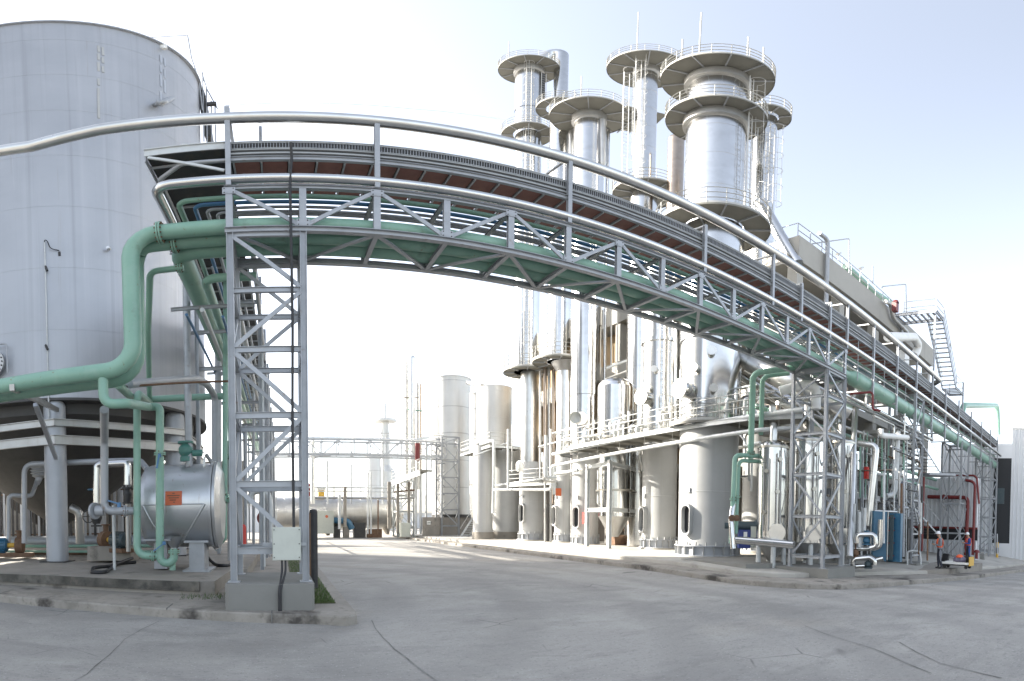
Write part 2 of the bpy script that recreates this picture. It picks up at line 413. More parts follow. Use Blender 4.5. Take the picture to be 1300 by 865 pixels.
def ledge(outer, inner, h, matx, name):         # a raised paving strip following the ground; outer edge is a kerb face with an eased edge
    mb = MB(); vs = []
    def dens(P):
        o = []
        for a, b in zip(P, P[1:]):
            n = 8
            o += [(a[0]+(b[0]-a[0])*i/n, a[1]+(b[1]-a[1])*i/n) for i in range(n)]
        return o+[P[-1]]
    A, B = dens(outer), dens(inner)
    for (x, y), (u, v) in zip(A, B):
        d = Vector((u-x, v-y)).normalized()
        vs += [(x, y, G(x,y)-.05), (x+.015*d.x, y+.015*d.y, G(x,y)+h-.03), (x+.045*d.x, y+.045*d.y, G(x,y)+h), (u, v, G(u,v)+h), (u, v, G(u,v)-.05)]
    n = len(A)
    for i in range(n-1):
        for k in range(4):
            mb.add([], [])
            mb.f.append((i*5+k, (i+1)*5+k, (i+1)*5+k+1, i*5+k+1)); mb.sm.append(False); mb.mi.append(0)
    mb.v = vs
    return struct(name, mb, matx)
# left island: low kerbed apron, then the higher equipment plinth
ko = [at(-60,760,z=0), at(0,765,z=0), at(100,775,z=0), at(200,783.5,z=0), at(300,790,z=0), at(400,793,z=0)]
ko = [(p.x, p.y) for p in ko]+[(1.2, 9.35), (1.42, 9.55), (1.46, 9.9), (1.46, 40.0)]
KB = ko
ki = [(-14,14),(-9,13.2),(-5,12.4),(-2.6,11.6),(-1.2,10.6),(.2,10.2),(.9,9.95),(1.1,9.98),(1.16,10.2),(1.16,40)]
ledge(ko, ki, .19, M['kerb'], 'left_kerb')
ap = [(x, y) for x, y in ki[:-1]]+[(1.161,40),(-30,40),(-30,17)]
struct('left_apron', MB().prism(ap, -.1, .186), M['concrete'])
pf = [at(-80,724,z=.52), at(0,728.5,z=.52), at(60,730.5,z=.52), at(150,735,z=.52), at(254,738.5,z=.52)]
pf = [(p.x, p.y) for p in pf]
plat = pf+[(pf[-1][0]+.35, pf[-1][1]+.05), (-1.45, 15.5), (-1.0, 15.5), (-1.0, 40), (-40, 80), (-45, 20)]
struct('equipment_plinth', MB().prism(plat, .0, .52), M['concrete'])
pe = MB()
for (a, b) in zip(pf, pf[1:]):
    a, b = Vector((*a, .40)), Vector((*b, .40)); d = (b-a).normalized(); nrm = Vector((d.y, -d.x, 0))*.03
    pe.bar(a+nrm, b+nrm, .06, .236)
struct('plinth_edge', pe, M['edge'])
for (px, py) in ((213,776),(60,763),(345,783),(0,757)):
    q = at(px,py,z=.12); struct('kerb_joint', MB().box((q.x-.012,q.y-.09,.0),(q.x+.012,q.y+.5,.196)), M['crack'])
# grass bed by the street
struct('grass_bed', MB().box((.3,10.9,.1),(1.155,34,.21)), M['soil'])
gb = MB(); rr = random.Random(3)
for i in range(5200):
    y = 10.9+23*rr.random()**1.8; x = rr.uniform(.32,1.14); h = rr.uniform(.03,.10)*(1.6 if y < 13 and x < .6 else 1); a = rr.uniform(0,pi); q = rr.uniform(-.04,.04)
    gb.add([(x-.008*cos(a),y-.008*sin(a),.205),(x+.008*cos(a),y+.008*sin(a),.205),(x+q,y+q*.7,.205+h)], [(0,1,2)])
for i in range(150):
    q = at(rr.uniform(228,290), rr.uniform(755,762), z=.19); h = rr.uniform(.03,.12); x, y, a = q.x, q.y+rr.uniform(-.03,.05), rr.uniform(0,pi)
    gb.add([(x-.009*cos(a),y-.009*sin(a),.18),(x+.009*cos(a),y+.009*sin(a),.18),(x+rr.uniform(-.06,.06),y+rr.uniform(-.05,.03),.19+h)], [(0,1,2)])
g_ = struct('grass', gb, M['leafs']); g_['kind'] = 'stuff'
# right pavement: long kerb along the side street, rounded corner, then along the main street
ro = [(13.8,75),(13.9,47),(14.1,36),(14.2,30),(14.25,21.7),(14.2,14.7),(14.25,12.2),(14.45,10.6),(15.0,9.3),(16.0,8.45),(17.6,7.95),(20,7.6),(26,6.5),(40,5.2),(58,4.2)]
ri = [(14.9,75),(15.0,47),(15.2,36),(15.3,30),(15.4,21.7),(15.6,15.2),(15.8,13.0),(16.1,12.2),(16.5,11.5),(17.1,11.1),(18.2,10.8),(20.4,10.5),(26.3,8.6),(40.2,7.2),(58,6.5)]
ledge(ro, ri, .19, M['kerb'], 'right_kerb')
rin = [(27,75),(27,47),(27,36),(27,30),(27,25),(27,22),(27,20.5),(27,19),(27.2,18),(27.5,17.2),(28,16.8),(29,16.5),(33,16),(44,15.6),(58,15.2)]
ledge(ri, rin, .36, M['pave'], 'right_pavement')
# ------------------------------------------------------------------ lattice towers and their footings
def lattice(name, label, cat, x0, x1, y0, y1, z0, zs, mt, leg=.11, gb=.09, flip=0, group=None, faces='FBLR', diag=True):
    root = thing(name, label, cat, ((x0+x1)/2, (y0+y1)/2, z0), group)
    top = zs[-1]
    for (x, y) in ((x0,y0),(x1,y0),(x0,y1),(x1,y1)):
        mb = MB().hbeam((x,y,z0),(x,y,top), leg, leg, .014, (1,0,0))
        mb.box((x-leg*.9,y-leg*.9,z0),(x+leg*.9,y+leg*.9,z0+.02))
        part('leg', mb, mt, root)
    F = {'F': ((x0,y0),(x1,y0)), 'B': ((x0,y1),(x1,y1)), 'L': ((x0,y0),(x0,y1)), 'R': ((x1,y0),(x1,y1))}
    for fc in faces:
        (ax, ay), (bx, by) = F[fc]
        d = Vector((bx-ax, by-ay, 0)).normalized()*(leg/2); nrm = Vector((d.y, -d.x, 0)).normalized()*.012
        for i, z in enumerate(zs):
            part('girt', MB().hbeam((ax+d.x,ay+d.y,z-.05),(bx-d.x,by-d.y,z-.05), gb*.7, gb*1.1, .012), mt, root)
            if i and diag:
                za, zb = zs[i-1]+.02, z-.12
                if (i+flip) % 2: za, zb = zb, za
                part('diagonal', MB().bar((ax+d.x+nrm.x,ay+d.y+nrm.y,za),(bx-d.x+nrm.x,by-d.y+nrm.y,zb), gb*.75, .05, (d.y,-d.x,0)), mt, root)
    return root
X0, X1, YN, YF = -.95, .51, 10.5, 12.1
ZB, ZT = 8.60, 9.84
solid('concrete_footing', MB().prism([(-1.02,10.1),(.60,10.1),(.66,10.16),(.66,12.45),(-1.1,12.45),(-1.1,10.16)], .1, .715), M['block'], 'grey concrete footing block under the near lattice tower with the cream box', 'footing')
lattice('lattice_tower', 'near grey lattice tower carrying the cream electrical box at the kerb corner', 'lattice tower', X0, X1, YN, YF, .715, [1.40,2.76,4.18,5.62,7.03,8.50], M['steel'], .135, .12)
g2 = G(19, 10.6)+.15
solid('concrete_footing', MB().prism([(17.85,10.05),(20.25,10.05),(20.25,12.6),(17.85,12.6)], g2-.3, g2+.46), M['block'], 'concrete footing block under the lattice tower beside the polished evaporators', 'footing')
lattice('lattice_tower', 'tall grey lattice tower in front of the polished evaporator vessels', 'lattice tower', 18.2, 19.75, YN, YF, g2+.46, [g2+.95,2.35,4.1,5.8,7.4,8.50], M['steel'], .13, .11)
g3 = G(29, 10.7)+.15
solid('concrete_footing', MB().prism([(28.1,10.0),(30.4,10.0),(30.4,12.6),(28.1,12.6)], g3-.3, g3+.5), M['block'], 'concrete footing block under the lattice tower beside the blue plate exchanger', 'footing')
lattice('lattice_tower', 'grey lattice tower between the blue plate exchanger and the workers', 'lattice tower', 28.5, 30.0, YN, YF, g3+.5, [g3+1,1.6,3.6,5.6,7.4,9.9], M['steel'], .13, .10, flip=1)
g4 = G(53, 10.7)+.15
solid('concrete_footing', MB().prism([(50.4,9.9),(54.8,9.9),(54.8,12.6),(50.4,12.6)], g4-.3, g4+.7), M['block'], 'long concrete footing below the last lattice tower by the white shed', 'footing')
lattice('lattice_tower', 'last lattice tower at the far right beside the dark shed doorway', 'lattice tower', 51.0, 54.2, YN, YF, g4+.7, [g4+1.4,1.2,3.2,5.2,7.2,9.2], M['steel'], .15, .12)
g5 = G(40, 10.7)+.15
lattice('lattice_tower', 'slim grey lattice frame standing between the two workers', 'lattice tower', 39.4, 41.6, YN, YF, g5, [g5+.8,1.6,4.0,6.4,8.9], M['steel'], .12, .10)

# ------------------------------------------------------------------ pipe bridge truss
br = thing('pipe_bridge', 'long grey truss bridge carrying green pipes over the street', 'pipe bridge', (X0, YN, ZB))
NX = [X0]+[X0+1.475*k for k in range(1, 15)]; NX[1] = X1
for y in (YN, YF):
    part('bottom_chord', MB().hbeam((NX[0]-.1,y,ZB-.02),(NX[-1]+.15,y,ZB-.02), .15, .15, .014), M['steel'], br)
    part('top_chord', MB().hbeam((NX[0]-.1,y,ZT),(NX[-1]+.15,y,ZT), .13, .12, .012), M['steel'], br)
    for k, x in enumerate(NX):
        part('post', MB().hbeam((x,y,ZB+.055),(x,y,ZT-.06), .14, .11, .012, (0,1,0)), M['steel'], br)
        if k:
            a, b = NX[k-1], x
            za, zb = (ZT-.09, ZB+.09) if k % 2 else (ZB+.09, ZT-.09)
            yy = y-.02 if y == YN else y+.02
            part('diagonal', MB().bar((a+.07,yy,za),(b-.07,yy,zb), .045, .10, (0,0,1)), M['steel'], br)
gp = MB().box((-.13,0,-.10),(.13,.012,.10)).mesh('gusset_plate', M['steel']); bolt = MB().cyl((0,0,0), .014, .015, 6, (0,-1,0)).mesh('bolt', M['dark'])
for k, x in enumerate(NX):
    g_ = piece('gusset_plate', gp, (x, YN-.068, (ZT-.10) if k % 2 == 0 else ZB+.14), br)
    for bx_ in (-.09,.09):
        for bz_ in (-.06,.06):
            o_ = bpy.data.objects.new('bolt', bolt); COL.objects.link(o_); o_.parent = g_; o_.location = (bx_, 0, bz_)
for k, x in enumerate(NX):
    part('cross_beam', MB().hbeam((x,YN+.08,ZB-.03),(x,YF-.08,ZB-.03), .10, .12, .012), M['steel'], br)
    part('cross_beam', MB().hbeam((x,YN+.07,ZT-.02),(x,YF-.07,ZT-.02), .09, .10, .012), M['steel'], br)
    if k:
        a = NX[k-1]; ya, yb = (YN+.1, YF-.1) if k % 2 else (YF-.1, YN+.1)
        part('floor_brace', MB().bar((a+.06,ya,ZB-.06),(x-.06,yb,ZB-.06), .09, .05), M['steel'], br)
        if k % 2: part('sway_brace', MB().bar((x,YN+.08,ZB+.06),(x,YF-.08,ZT-.1), .06, .06), M['steel'], br)

# ------------------------------------------------------------------ cable walkway above the bridge
cw = thing('cable_walkway', 'raised cable tray walkway with red brown underside above the pipe bridge', 'cable walkway', (X0, YN, 10.7))
XE = 54.0
bm_ = MB().box((0,0,0),(.50,1.62,.03)).mesh('deck_board', M['board'])
jm_ = MB().box((0,0,0),(.035,1.62,.08)).mesh('joist', M['steel'])
x = X0+.08
while x < XE-.3:
    piece('deck_board', bm_, (x+.035, YN+.06, 10.755), cw); piece('joist', jm_, (x, YN+.06, 10.70), cw); x += .555
for y in (YN, YF+.1):
    part('edge_beam', MB().hbeam((X0-.05,y,10.80),(XE,y,10.80), .10, .14, .012), M['steel'], cw)
def tray(z0, z1, y0, y1, x0, x1, nm='cable_tray'):
    mb = MB(); mb.cur = 1; mb.box((x0,y0,z0),(x1,y0+.012,z1)); mb.cur = 0  # web coloured dark to stand in for the shading between the rails
    mb.box((x0,y0-.03,z1-.018),(x1,y0,z1)).box((x0,y0-.03,z0),(x1,y0,z0+.012)); mb.cur = 1
    mb.box((x0,y1-.012,z0),(x1,y1,z1)).box((x0,y0+.012,z0+.004),(x1,y1-.012,z0+.016))
    return part(nm, mb, [M['steel_lt'], M['dark']], cw)
tray(10.885, 11.0, YN+.02, YF, X0, XE); tray(11.03, 11.155, YN+.04, YF, X0, XE); tray(11.19, 11.41, YN+.05, YF, X0, XE)
cb = MB(); rr = random.Random(5)
for zz in (10.92, 11.07, 11.25, 11.30, 11.36):
    for k in range(5):
        y = YN+.10+.26*k+rr.uniform(-.05,.05); pts = [(X0+i*2.2, y+rr.uniform(-.04,.04), zz+rr.uniform(-.01,.02)) for i in range(26)]
        cb.tube(pts, rr.uniform(.012,.022), 5)
part('cables', cb, M['black'], cw, kind='stuff')
rg = MB(); x = X0
while x < XE: rg.bar((x,YN+.03,11.20),(x,YN+.03,11.40), .010, .02); x += .06
part('tray_mesh', rg, M['steel'], cw, kind='stuff')
part('top_rail', MB().tube([(X0,YN+.02,11.43),(XE,YN+.02,11.43)], .022, 8), M['steel'], cw)
# tall posts: carry the walkway and the bracket of the large overhead pipe
for (x, zt, br_) in ((X0,12.75,0),(2.0,12.15,0),(6.42,12.35,1),(10.95,11.75,1),(14.3,12.1,1),(16.1,11.6,1),(18.25,11.6,1),(19.75,12.2,1),(22.5,12.2,1),(25.5,12.2,1),(28.5,12.2,1),(31.5,12.2,1),(34.5,11.9,0),(38,11.9,0),(42,11.9,0),(46,11.9,0),(50,11.9,0),(53.8,11.9,0)):
    mb = MB().hbeam((x,YN-.055,ZT+.06 if x < 20 else 8.0),(x,YN-.055,zt), .105, .10, .012, (0,1,0))
    if x < 1: mb.add([(x-.04,YN-.1,zt),(x+.04,YN-.1,zt),(x+.12,YN+.5,11.4),(x+.06,YN+.5,11.4)], [(0,1,2,3)])
    if x < 3 and x > 1: mb.bar((x,YN,zt-.1),(x,YN+.45,10.9), .05)
    part('tall_post', mb, M['steel'], cw)
    if br_:
        part('bracket', MB().bar((x,YN-.05,zt-.03),(x-.05,YN+1.0,zt-.03), .06), M['steel_lt'], cw)
        part('bracket_leg', MB().bar((x-.05,YN+.98,zt-.05),(x-.05,YN+.98,11.45), .06), M['steel_lt'], cw)
    part('hanger', MB().bar((x,YN-.02,10.9),(x,YF,10.72), .05), M['steel'], cw)
    if x > 20:
        for za in (8.62, 9.93): part('cross_arm', MB().bar((x,YN-.05,za),(x,YF+.5,za), .08), M['steel'], cw)
for x in (21,24,27,33,36,40,44,48): part('hanger_rod', MB().tube([(x,YN+.02,10.72),(x,YN+.02,8.7)], .018, 6), M['steel'], cw)
# corner return of the walkway over the left end
rt = thing('cable_tray_return', 'covered cable tray turning away at the left end of the walkway', 'cable tray', (-1.8, YN, 11.1))
part('tray_floor', MB().box((-2.62,YN,11.17),(X0-.06,52,11.19)), M['dark'], rt)
part('fascia', MB().box((-2.66,YN-.02,11.19),(X0-.06,YN,11.42)).box((-2.66,YN-.06,11.40),(X0-.06,YN-.02,11.425)), M['steel_lt'], rt)
part('side_rail', MB().box((-2.66,YN,11.02),(-2.63,52,11.42)), M['steel'], rt)
part('strut', MB().bar((-2.58,YN-.03,11.12),(X0-.08,YN-.03,10.42), .07, .05, (0,1,0)), M['steel_lt'], rt)
part('edge_beam', MB().tube(fillet([(X0,YN+.02,10.80),(-1.9,YN+.02,10.80),(-2.5,YN+.6,10.8),(-2.5,52,10.8)], .3), .06, 6), M['steel'], rt)
rm = MB().box((0,0,0),(1.6,.05,.06)).mesh('rung', M['steel'])
for k in range(40): piece('rung', rm, (-2.62, YN+.4+k*1.02, 11.08), rt)
solid('flood_lamp', MB().lathe((.35,YN+.6,11.35), [(.16,0),(.20,.05),(.20,.3),(.14,.42),(.04,.47)], 18), M['white'], 'pale dome lamp standing on the walkway near the left end', 'lamp')
solid('conduit_stub', MB().tube([(-.32,YN+.5,11.4),(-.32,YN+.5,12.45)], .035, 8), M['steel'], 'thin grey conduit stub rising from the walkway beside the tall end post', 'conduit')

# ------------------------------------------------------------------ pipes on the bridge
PE = 56.0
pipe([at(-60,203,Y=YN-.1), at(40,186,Y=YN-.1), at(125,165,Y=YN-.1), (-.95,YN-.02,12.33), (3,YN,12.30), (33.2,YN,12.15), (34.4,11.6,12.1), (35.3,13.5,12.1)], .175, M['clad'], 'long silver pipe running free above the walkway across the picture', bend=.8, n=20, seams=5.5)
pipe([(34.2,10.5,10.14),(-2.47,YN,10.14),(-2.47,60,10.14)], .135, M['chrome'], 'bright silver pipe along the top chord of the bridge', bend=.35, n=18, seams=1.9)
pipe([(34.2,10.5,10.14),(PE,YN,10.14)], .135, M['chrome'], 'bright silver pipe under the red brown walkway at the far right', n=16, seams=2.5)
pipe([(PE,11.15,10.03),(-2.12,11.15,10.03),(-2.12,58,10.03)], .07, M['green'], 'thin green pipe just behind the top chord of the bridge', bend=.25, n=10)
pipe([(36,11.4,10.03),(-1.80,11.4,10.03),(-1.80,58,10.03)], .055, M['blue'], 'blue pipe running through the bridge behind the thin green one', bend=.2, n=10)
grp = 'grey service pipes inside the bridge'
for k, (y, xx, r) in enumerate(((11.6,-1.55,.045),(11.8,-1.35,.04),(11.95,-1.15,.05))):
    pipe([(40,y,10.0),(xx,y,10.0),(xx,58,10.0)], r, M['steel'], ('front','middle','rear')[k]+' grey service pipe inside the bridge behind the blue pipe', bend=.15, n=8, group=grp)
for k, (y, z, r) in enumerate(((11.75,9.35,.06),(11.95,9.3,.07),(11.6,9.30,.04))):
    pipe([(44,y,z),(-.6,y,z),(-.6-.2*(y-11.5),46,z)], r, M['steel'], ('middle','rear','front')[k]+' grey mid level pipe inside the bridge above the green mains', bend=.2, n=8, group='mid level pipes inside the bridge')
midb = MB()
pipe([(20.6,10.86,8.93),(-3.12,10.86,8.93),(-3.12,10.95,5.45),(-25,10.95,5.45)], .20, M['green'], 'large front green main curving down and left across the storage tank', bend=.62, n=24, flanges=((0,.972),), fmat=M['green'])
mp_ = thing('pipe', 'stout green main under the walkway from the right lattice tower to the far end', 'pipe', (20.6,10.86,8.93))
part('pipe_run', MB().lathe((20.6,10.86,8.93), [(.20,0),(.38,.7)], 24, (1,0,0)).tube([(21.3,10.86,8.93),(37,10.86,8.93),(PE-1.5,10.86,8.9)], .38, 24), M['green'], mp_)
for x_ in (27.5,34,43): part('joint_ring', MB().tube([(x_,10.86,8.93),(x_+.08,10.86,8.93)], .40, 24), M['green'], mp_)
pipe([(21,11.30,8.88),(-3.0,11.30,8.88),(-3.22,11.55,8.6),(-3.22,11.55,5.42),(-25,11.65,5.42)], .215, M['green'], 'large rear green main tucked behind the front one', bend=.60, n=24, flanges=((0,.968),))
pipe([(21,11.76,8.90),(-2.22,11.76,8.84),(-2.22,50,8.84)], .25, M['green'], 'green main turning along the street rack behind the near tower', bend=.4, n=18)
pipe([(-.5,12.3,8.25),(-1.72,12.3,8.25),(-1.72,48,8.25)], .12, M['green'], 'smaller green main below its twin on the street rack', bend=.3, n=14)

# ------------------------------------------------------------------ rack along the side street behind the tank
rk = thing('street_pipe_rack', 'grey pipe rack receding along the side street beside the tank', 'pipe rack', (-1.6, 30, 0))
for k, y in enumerate((17.5,23,28.5,34,40,46,52)):
    for xx in (-2.75,-.62): part('post', MB().hbeam((xx,y,.3),(xx,y,10.9), .13, .13, .014, (1,0,0)), M['steel'], rk)
    for z in (9.88, 8.75, 7.35): part('cross_beam', MB().hbeam((-2.75,y+.08,z),(-.55,y+.08,z), .1, .14, .012), M['steel'], rk)
    if k < 6: part('brace', MB().bar((-.62,y,3.6),(-.62,y+5.5,7.2), .06), M['steel'], rk)
    if k < 6: part('tie_beam', MB().hbeam((-.62,y,3.4),(-.62,y+5.6,3.4), .08, .1, .01), M['steel'], rk)
for y in (13.5, 15.5, 20.2, 25.7): [part('cross_beam', MB().hbeam((-2.8,y,z_),(-.6,y,z_), .08, .1, .01), M['steel'], rk) for z_ in (9.85, 7.95)]
sg = 'small pipes bundled on the street rack'
for i in range(9):
    xx = -2.5+i*.22; z = (8.92,7.5,8.95,7.48)[i % 4]
    pipe([(xx,12.6+.3*(i%3),z),(xx,56,z)], .03+.012*(i%4), M[('steel','blue','clad_dull','steel_lt')[i % 4]], ORD[i//4]+' '+('grey','blue','silver','pale grey')[i % 4]+' small pipe bundled on the street rack beside the green mains', n=8, group=sg)
for i in range(5):
    yy = 16+i*4.6; xx = -.5+.06*i
    pipe([(xx,yy,7.5),(xx,yy,.55)], .035+.01*(i%2), M['steel' if i%2 else 'steel_lt'], ORD[i//2]+' '+('grey' if i%2 else 'pale grey')+' drop pipe coming down from the street rack behind the near tower', n=8, group='drop pipes from the street rack')

for k, (y, z, r, mt, lb) in enumerate(((11.15,9.55,.09,'clad','silver'),(11.5,9.5,.07,'green','thin green'),(10.75,9.62,.06,'clad_dull','dull silver'))):
    pipe([(20,y,z),(PE-2,y,z)], r, M[mt], lb+' pipe between the walkway and the stout green main at the right', n=8)
for k, (y, z) in enumerate(((11.0,8.0),(11.35,7.95))):
    pipe([(19.9,y,z),(33.5,y,z)], .11, M['chrome'], ('front','rear')[k]+' shiny pipe slung below the stout green main', n=12, seams=1.6)
solid('overhead_wire', MB().tube([at(286,134,Y=13), at(400,131,Y=16), at(520,138,Y=20), at(640,152,Y=30)], .012, 5), M['steel'], 'thin overhead wire stretched above the bridge to the leftmost column', 'wire')
# ------------------------------------------------------------------ elevated storage tank on the left
TC = at(75, 600, d=27.0); TX, TY, TR = TC.x, TC.y, 7.55
TZ0, TZ1 = 6.75, 30.3
tk = thing('storage_tank', 'huge matt grey raised storage tank at the left of the picture', 'storage tank', (TX, TY, .5))
zc = [6.75, 9.65, 12.5, 15.7, 18.8, 22.0, 25.0, 28.4, 30.3]
for i in range(8):
    r = TR-.006*(i % 2)
    part('shell_course', MB().lathe((TX,TY,0), [(r,zc[i]),(r,zc[i+1]-.02),(r+.006,zc[i+1]-.02),(r+.006,zc[i+1])], 96), M['tank'], tk)
part('top_rim', MB().lathe((TX,TY,0), [(TR,TZ1-.02),(TR+.14,TZ1-.02),(TR+.14,TZ1+.09),(TR-.02,TZ1+.09)], 96), M['column'], tk)
part('roof', MB().lathe((TX,TY,0), [(TR,TZ1+.05),(0,TZ1+.9)], 64), M['tank'], tk)
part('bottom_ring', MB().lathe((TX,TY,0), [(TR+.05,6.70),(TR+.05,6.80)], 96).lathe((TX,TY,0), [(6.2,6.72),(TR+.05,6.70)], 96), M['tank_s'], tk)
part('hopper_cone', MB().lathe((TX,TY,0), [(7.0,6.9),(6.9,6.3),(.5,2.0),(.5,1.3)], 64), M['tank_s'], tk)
a0 = atan2(-TY, -TX)
cp = []
for k in range(8):
    a = a0-radians(1)+k*pi/4; x, y = TX+7.15*cos(a), TY+7.15*sin(a); cp.append((x, y, a))
    part('support_column', MB().cyl((x,y,.52), .43, 6.0, 28).dome((x,y,6.52), .43, .3, 28), M['column'], tk)
    part('base_plate', MB().box((x-.52,y-.52,.52),(x+.52,y+.52,.56)), M['dark'], tk)
for k in range(8):
    (xa, ya, aa), (xb, yb, ab) = cp[k], cp[(k+1) % 8]
    for z, h in ((5.82,.28),(5.15,.36)):
        for rr_ in (.50,):
            pa = Vector((xa+rr_*cos(aa), ya+rr_*sin(aa), z)); pb = Vector((xb+rr_*cos(ab), yb+rr_*sin(ab), z))
            part('ring_beam', MB().hbeam(pa, pb, .16, h, .025), M['clad_dull'], tk)
def on_tank(px, py, off=0):
    v = ray(px, py); a = v.x*v.x+v.y*v.y; b = -2*(v.x*TX+v.y*TY); c = TX*TX+TY*TY-(TR+off)**2
    t = (-b-sqrt(max(0, b*b-4*a*c)))/(2*a); return Vector((v.x*t, v.y*t, EYE+v.z*t))
p = on_tank(-9, 464); nr = Vector((p.x-TX, p.y-TY, 0)).normalized(); sd_ = Vector((-nr.y, nr.x, 0))
mh = MB().cyl(p-nr*.1, .46, .3, 28, nr).cyl(p+nr*.2, .60, .05, 28, nr).cyl(p+nr*.26, .60, .05, 28, nr)
hatch = part('manhole', mh, M['clad_dull'], tk)
bl = MB()
for k in range(20):
    a = 2*pi*k/20; q = p+(sd_*cos(a)+Vector((0,0,1))*sin(a))*.53; bl.cyl(q+nr*.30, .03, .05, 6, nr)
part('manhole_bolts', bl, M['dark'], hatch, kind='stuff')
q = p+sd_*.72+nr*.25
part('manhole_davit', MB().tube(fillet([q-Vector((0,0,.5)), q+Vector((0,0,.75)), q-sd_*.75+Vector((0,0,.75))], .15), .035, 8), M['steel'], tk)
c1, c2 = on_tank(56.5, 308, .06), on_tank(56.5, 476, .06)
part('conduit', MB().tube([c1, (c1.x, c1.y, 6.0)], .03, 8), M['steel_lt'], tk)
part('cable_loop', MB().tube(fillet([c1, c1+Vector((.03,-.05,.12)), on_tank(60,306,.1), on_tank(64,316,.12), on_tank(75,318,.02)], .2), .02, 6).cyl(on_tank(75.5,322,0)-Vector((0,0,.12)), .05, .2, 8), M['black'], tk)
for (px, py) in ((58.5,341),(59,441)): part('conduit_clip', MB().bar(on_tank(px-1,py-3,.05), on_tank(px+1.5,py+3,.16), .07), M['dark'], tk)
part('sensor_stub', MB().cyl(on_tank(140,318,0)-Vector((0,.1,0)), .07, .2, 10, (0,-1,0)), M['clad'], tk)
n1 = on_tank(197, 133)
part('vent_pipe', MB().tube(fillet([n1, on_tank(207,130,.7), at(226,122,d=23.6), at(229.5,180,d=23.7)], .25), .14, 12).cyl(on_tank(203,131,.4), .22, .07, 14, (n1-Vector((TX,TY,n1.z)))), M['steel'], tk)
hr = MB()
for a_, b_ in (((188,48),(238,45)),((238,45),(243,74)),((243,74),(252,100)),((252,100),(257,140))):
    hr.tube([at(a_[0],a_[1],d=25.0), at(b_[0],b_[1],d=25.2)], .035, 6)
part('roof_handrail', hr, M['steel'], tk)
part('rim_sensor', MB().box(on_tank(208,60,.05)-Vector((.12,.12,.15)), on_tank(208,60,.05)+Vector((.12,.12,.2))).cyl(on_tank(208,62,.2), .1, .25, 10), M['white'], tk)
st = MB()
for (pa, pb) in (((257,92),(259,180)),((262,110),(263,180)),((268,128),(269,180)),((273,135),(274,182)),((256,92),(262,112)),((262,112),(276,138))):
    st.tube([at(*pa, d=25.5), at(*pb, d=25.5)], .035, 6)
part('stair_handrail', st, M['steel'], tk)
sp = at(262, 172, d=26)
part('stair_flight', MB().bar(at(256,120,d=26), at(266,178,d=26), .35, .9), M['dark'], tk)
part('lamp_bracket', MB().box(at(268,132,d=25.4)-Vector((.2,.1,.15)), at(268,132,d=25.4)+Vector((.25,.1,.12))), M['dark'], tk)
for (px, ys) in ((125,((58,66),(68,76),(79,90),(100,108),(112,150))),(130.5,((60,70),(73,80),(84,92))),(204,((70,80),(83,92),(95,110),(116,128))),(209,((74,84),(88,99),(102,118)))):
    for (ya_, yb_) in ys:
        pa, pb = on_tank(px, ya_, .012), on_tank(px+.5, yb_, .012); part('weld_patch', MB().bar(pa, pb, .10, .02, (pa.x-TX, pa.y-TY, 0)), M['vessel' if px > 200 else 'skirt'], tk)
for i, (x, y, r) in enumerate(((-20,40.3,7.3),(-24.5,17,7.5))):  # two unseen tanks added to cast shade over the road
    t2 = thing('storage_tank', ('second matt grey tank added unseen behind the first to cast shade','third matt grey tank added out of view at the left to cast shade')[i], 'storage tank', (x, y, 0))
    part('shell', MB().lathe((x,y,0), [(r,6.7)]+[q for z in range(10,30,3) for q in ((r,z-.03),(r+.015,z),(r,z+.03))]+[(r,TZ1)], 64), M['tank'], t2)
    part('roof', MB().lathe((x,y,0), [(r,TZ1),(0,TZ1+.9)], 48), M['tank'], t2)
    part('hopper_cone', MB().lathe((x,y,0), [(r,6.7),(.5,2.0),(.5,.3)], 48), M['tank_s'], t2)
    for k in range(8): part('support_column', MB().cyl((x+7*cos(k*pi/4+.3),y+7*sin(k*pi/4+.3),.1), .43, 6.6, 16), M['column'], t2)

# screen fence in the shade under the tank
fn = thing('screen_fence', 'dark slatted screen in the shade under the raised tank', 'fence', (-16, 33.5, .3))
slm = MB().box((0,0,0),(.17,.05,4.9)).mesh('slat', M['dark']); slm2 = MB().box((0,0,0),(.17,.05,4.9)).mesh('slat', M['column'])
rr = random.Random(11)
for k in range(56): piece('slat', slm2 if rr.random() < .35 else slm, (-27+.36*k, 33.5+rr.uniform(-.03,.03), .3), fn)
part('fence_rail', MB().box((-27,33.56,1.2),(-6.8,33.62,1.3)), M['rust'], fn); part('fence_rail', MB().box((-27,33.56,4.2),(-6.8,33.62,4.3)), M['rust'], fn)
solid('retaining_wall', MB().box((-45,47.0,0),(-3.2,47.4,7.5)), M['concrete'], 'concrete wall behind the slatted screen, raised to darken the space under the tank', 'wall')  # raised to block the light from behind under the tank

# bracket carrying the green main
bk = thing('pipe_bracket', 'steel angle bracket propping the green main off the tank column', 'bracket', at(72,520,d=19.2))
part('arm', MB().bar(at(15,492,Y=10.72), at(73,521,d=19.2), .12, .16), M['clad_dull'], bk)
part('prop', MB().bar(at(45,514,d=15.6), at(71,582,d=19.25), .14, .12), M['column'], bk)

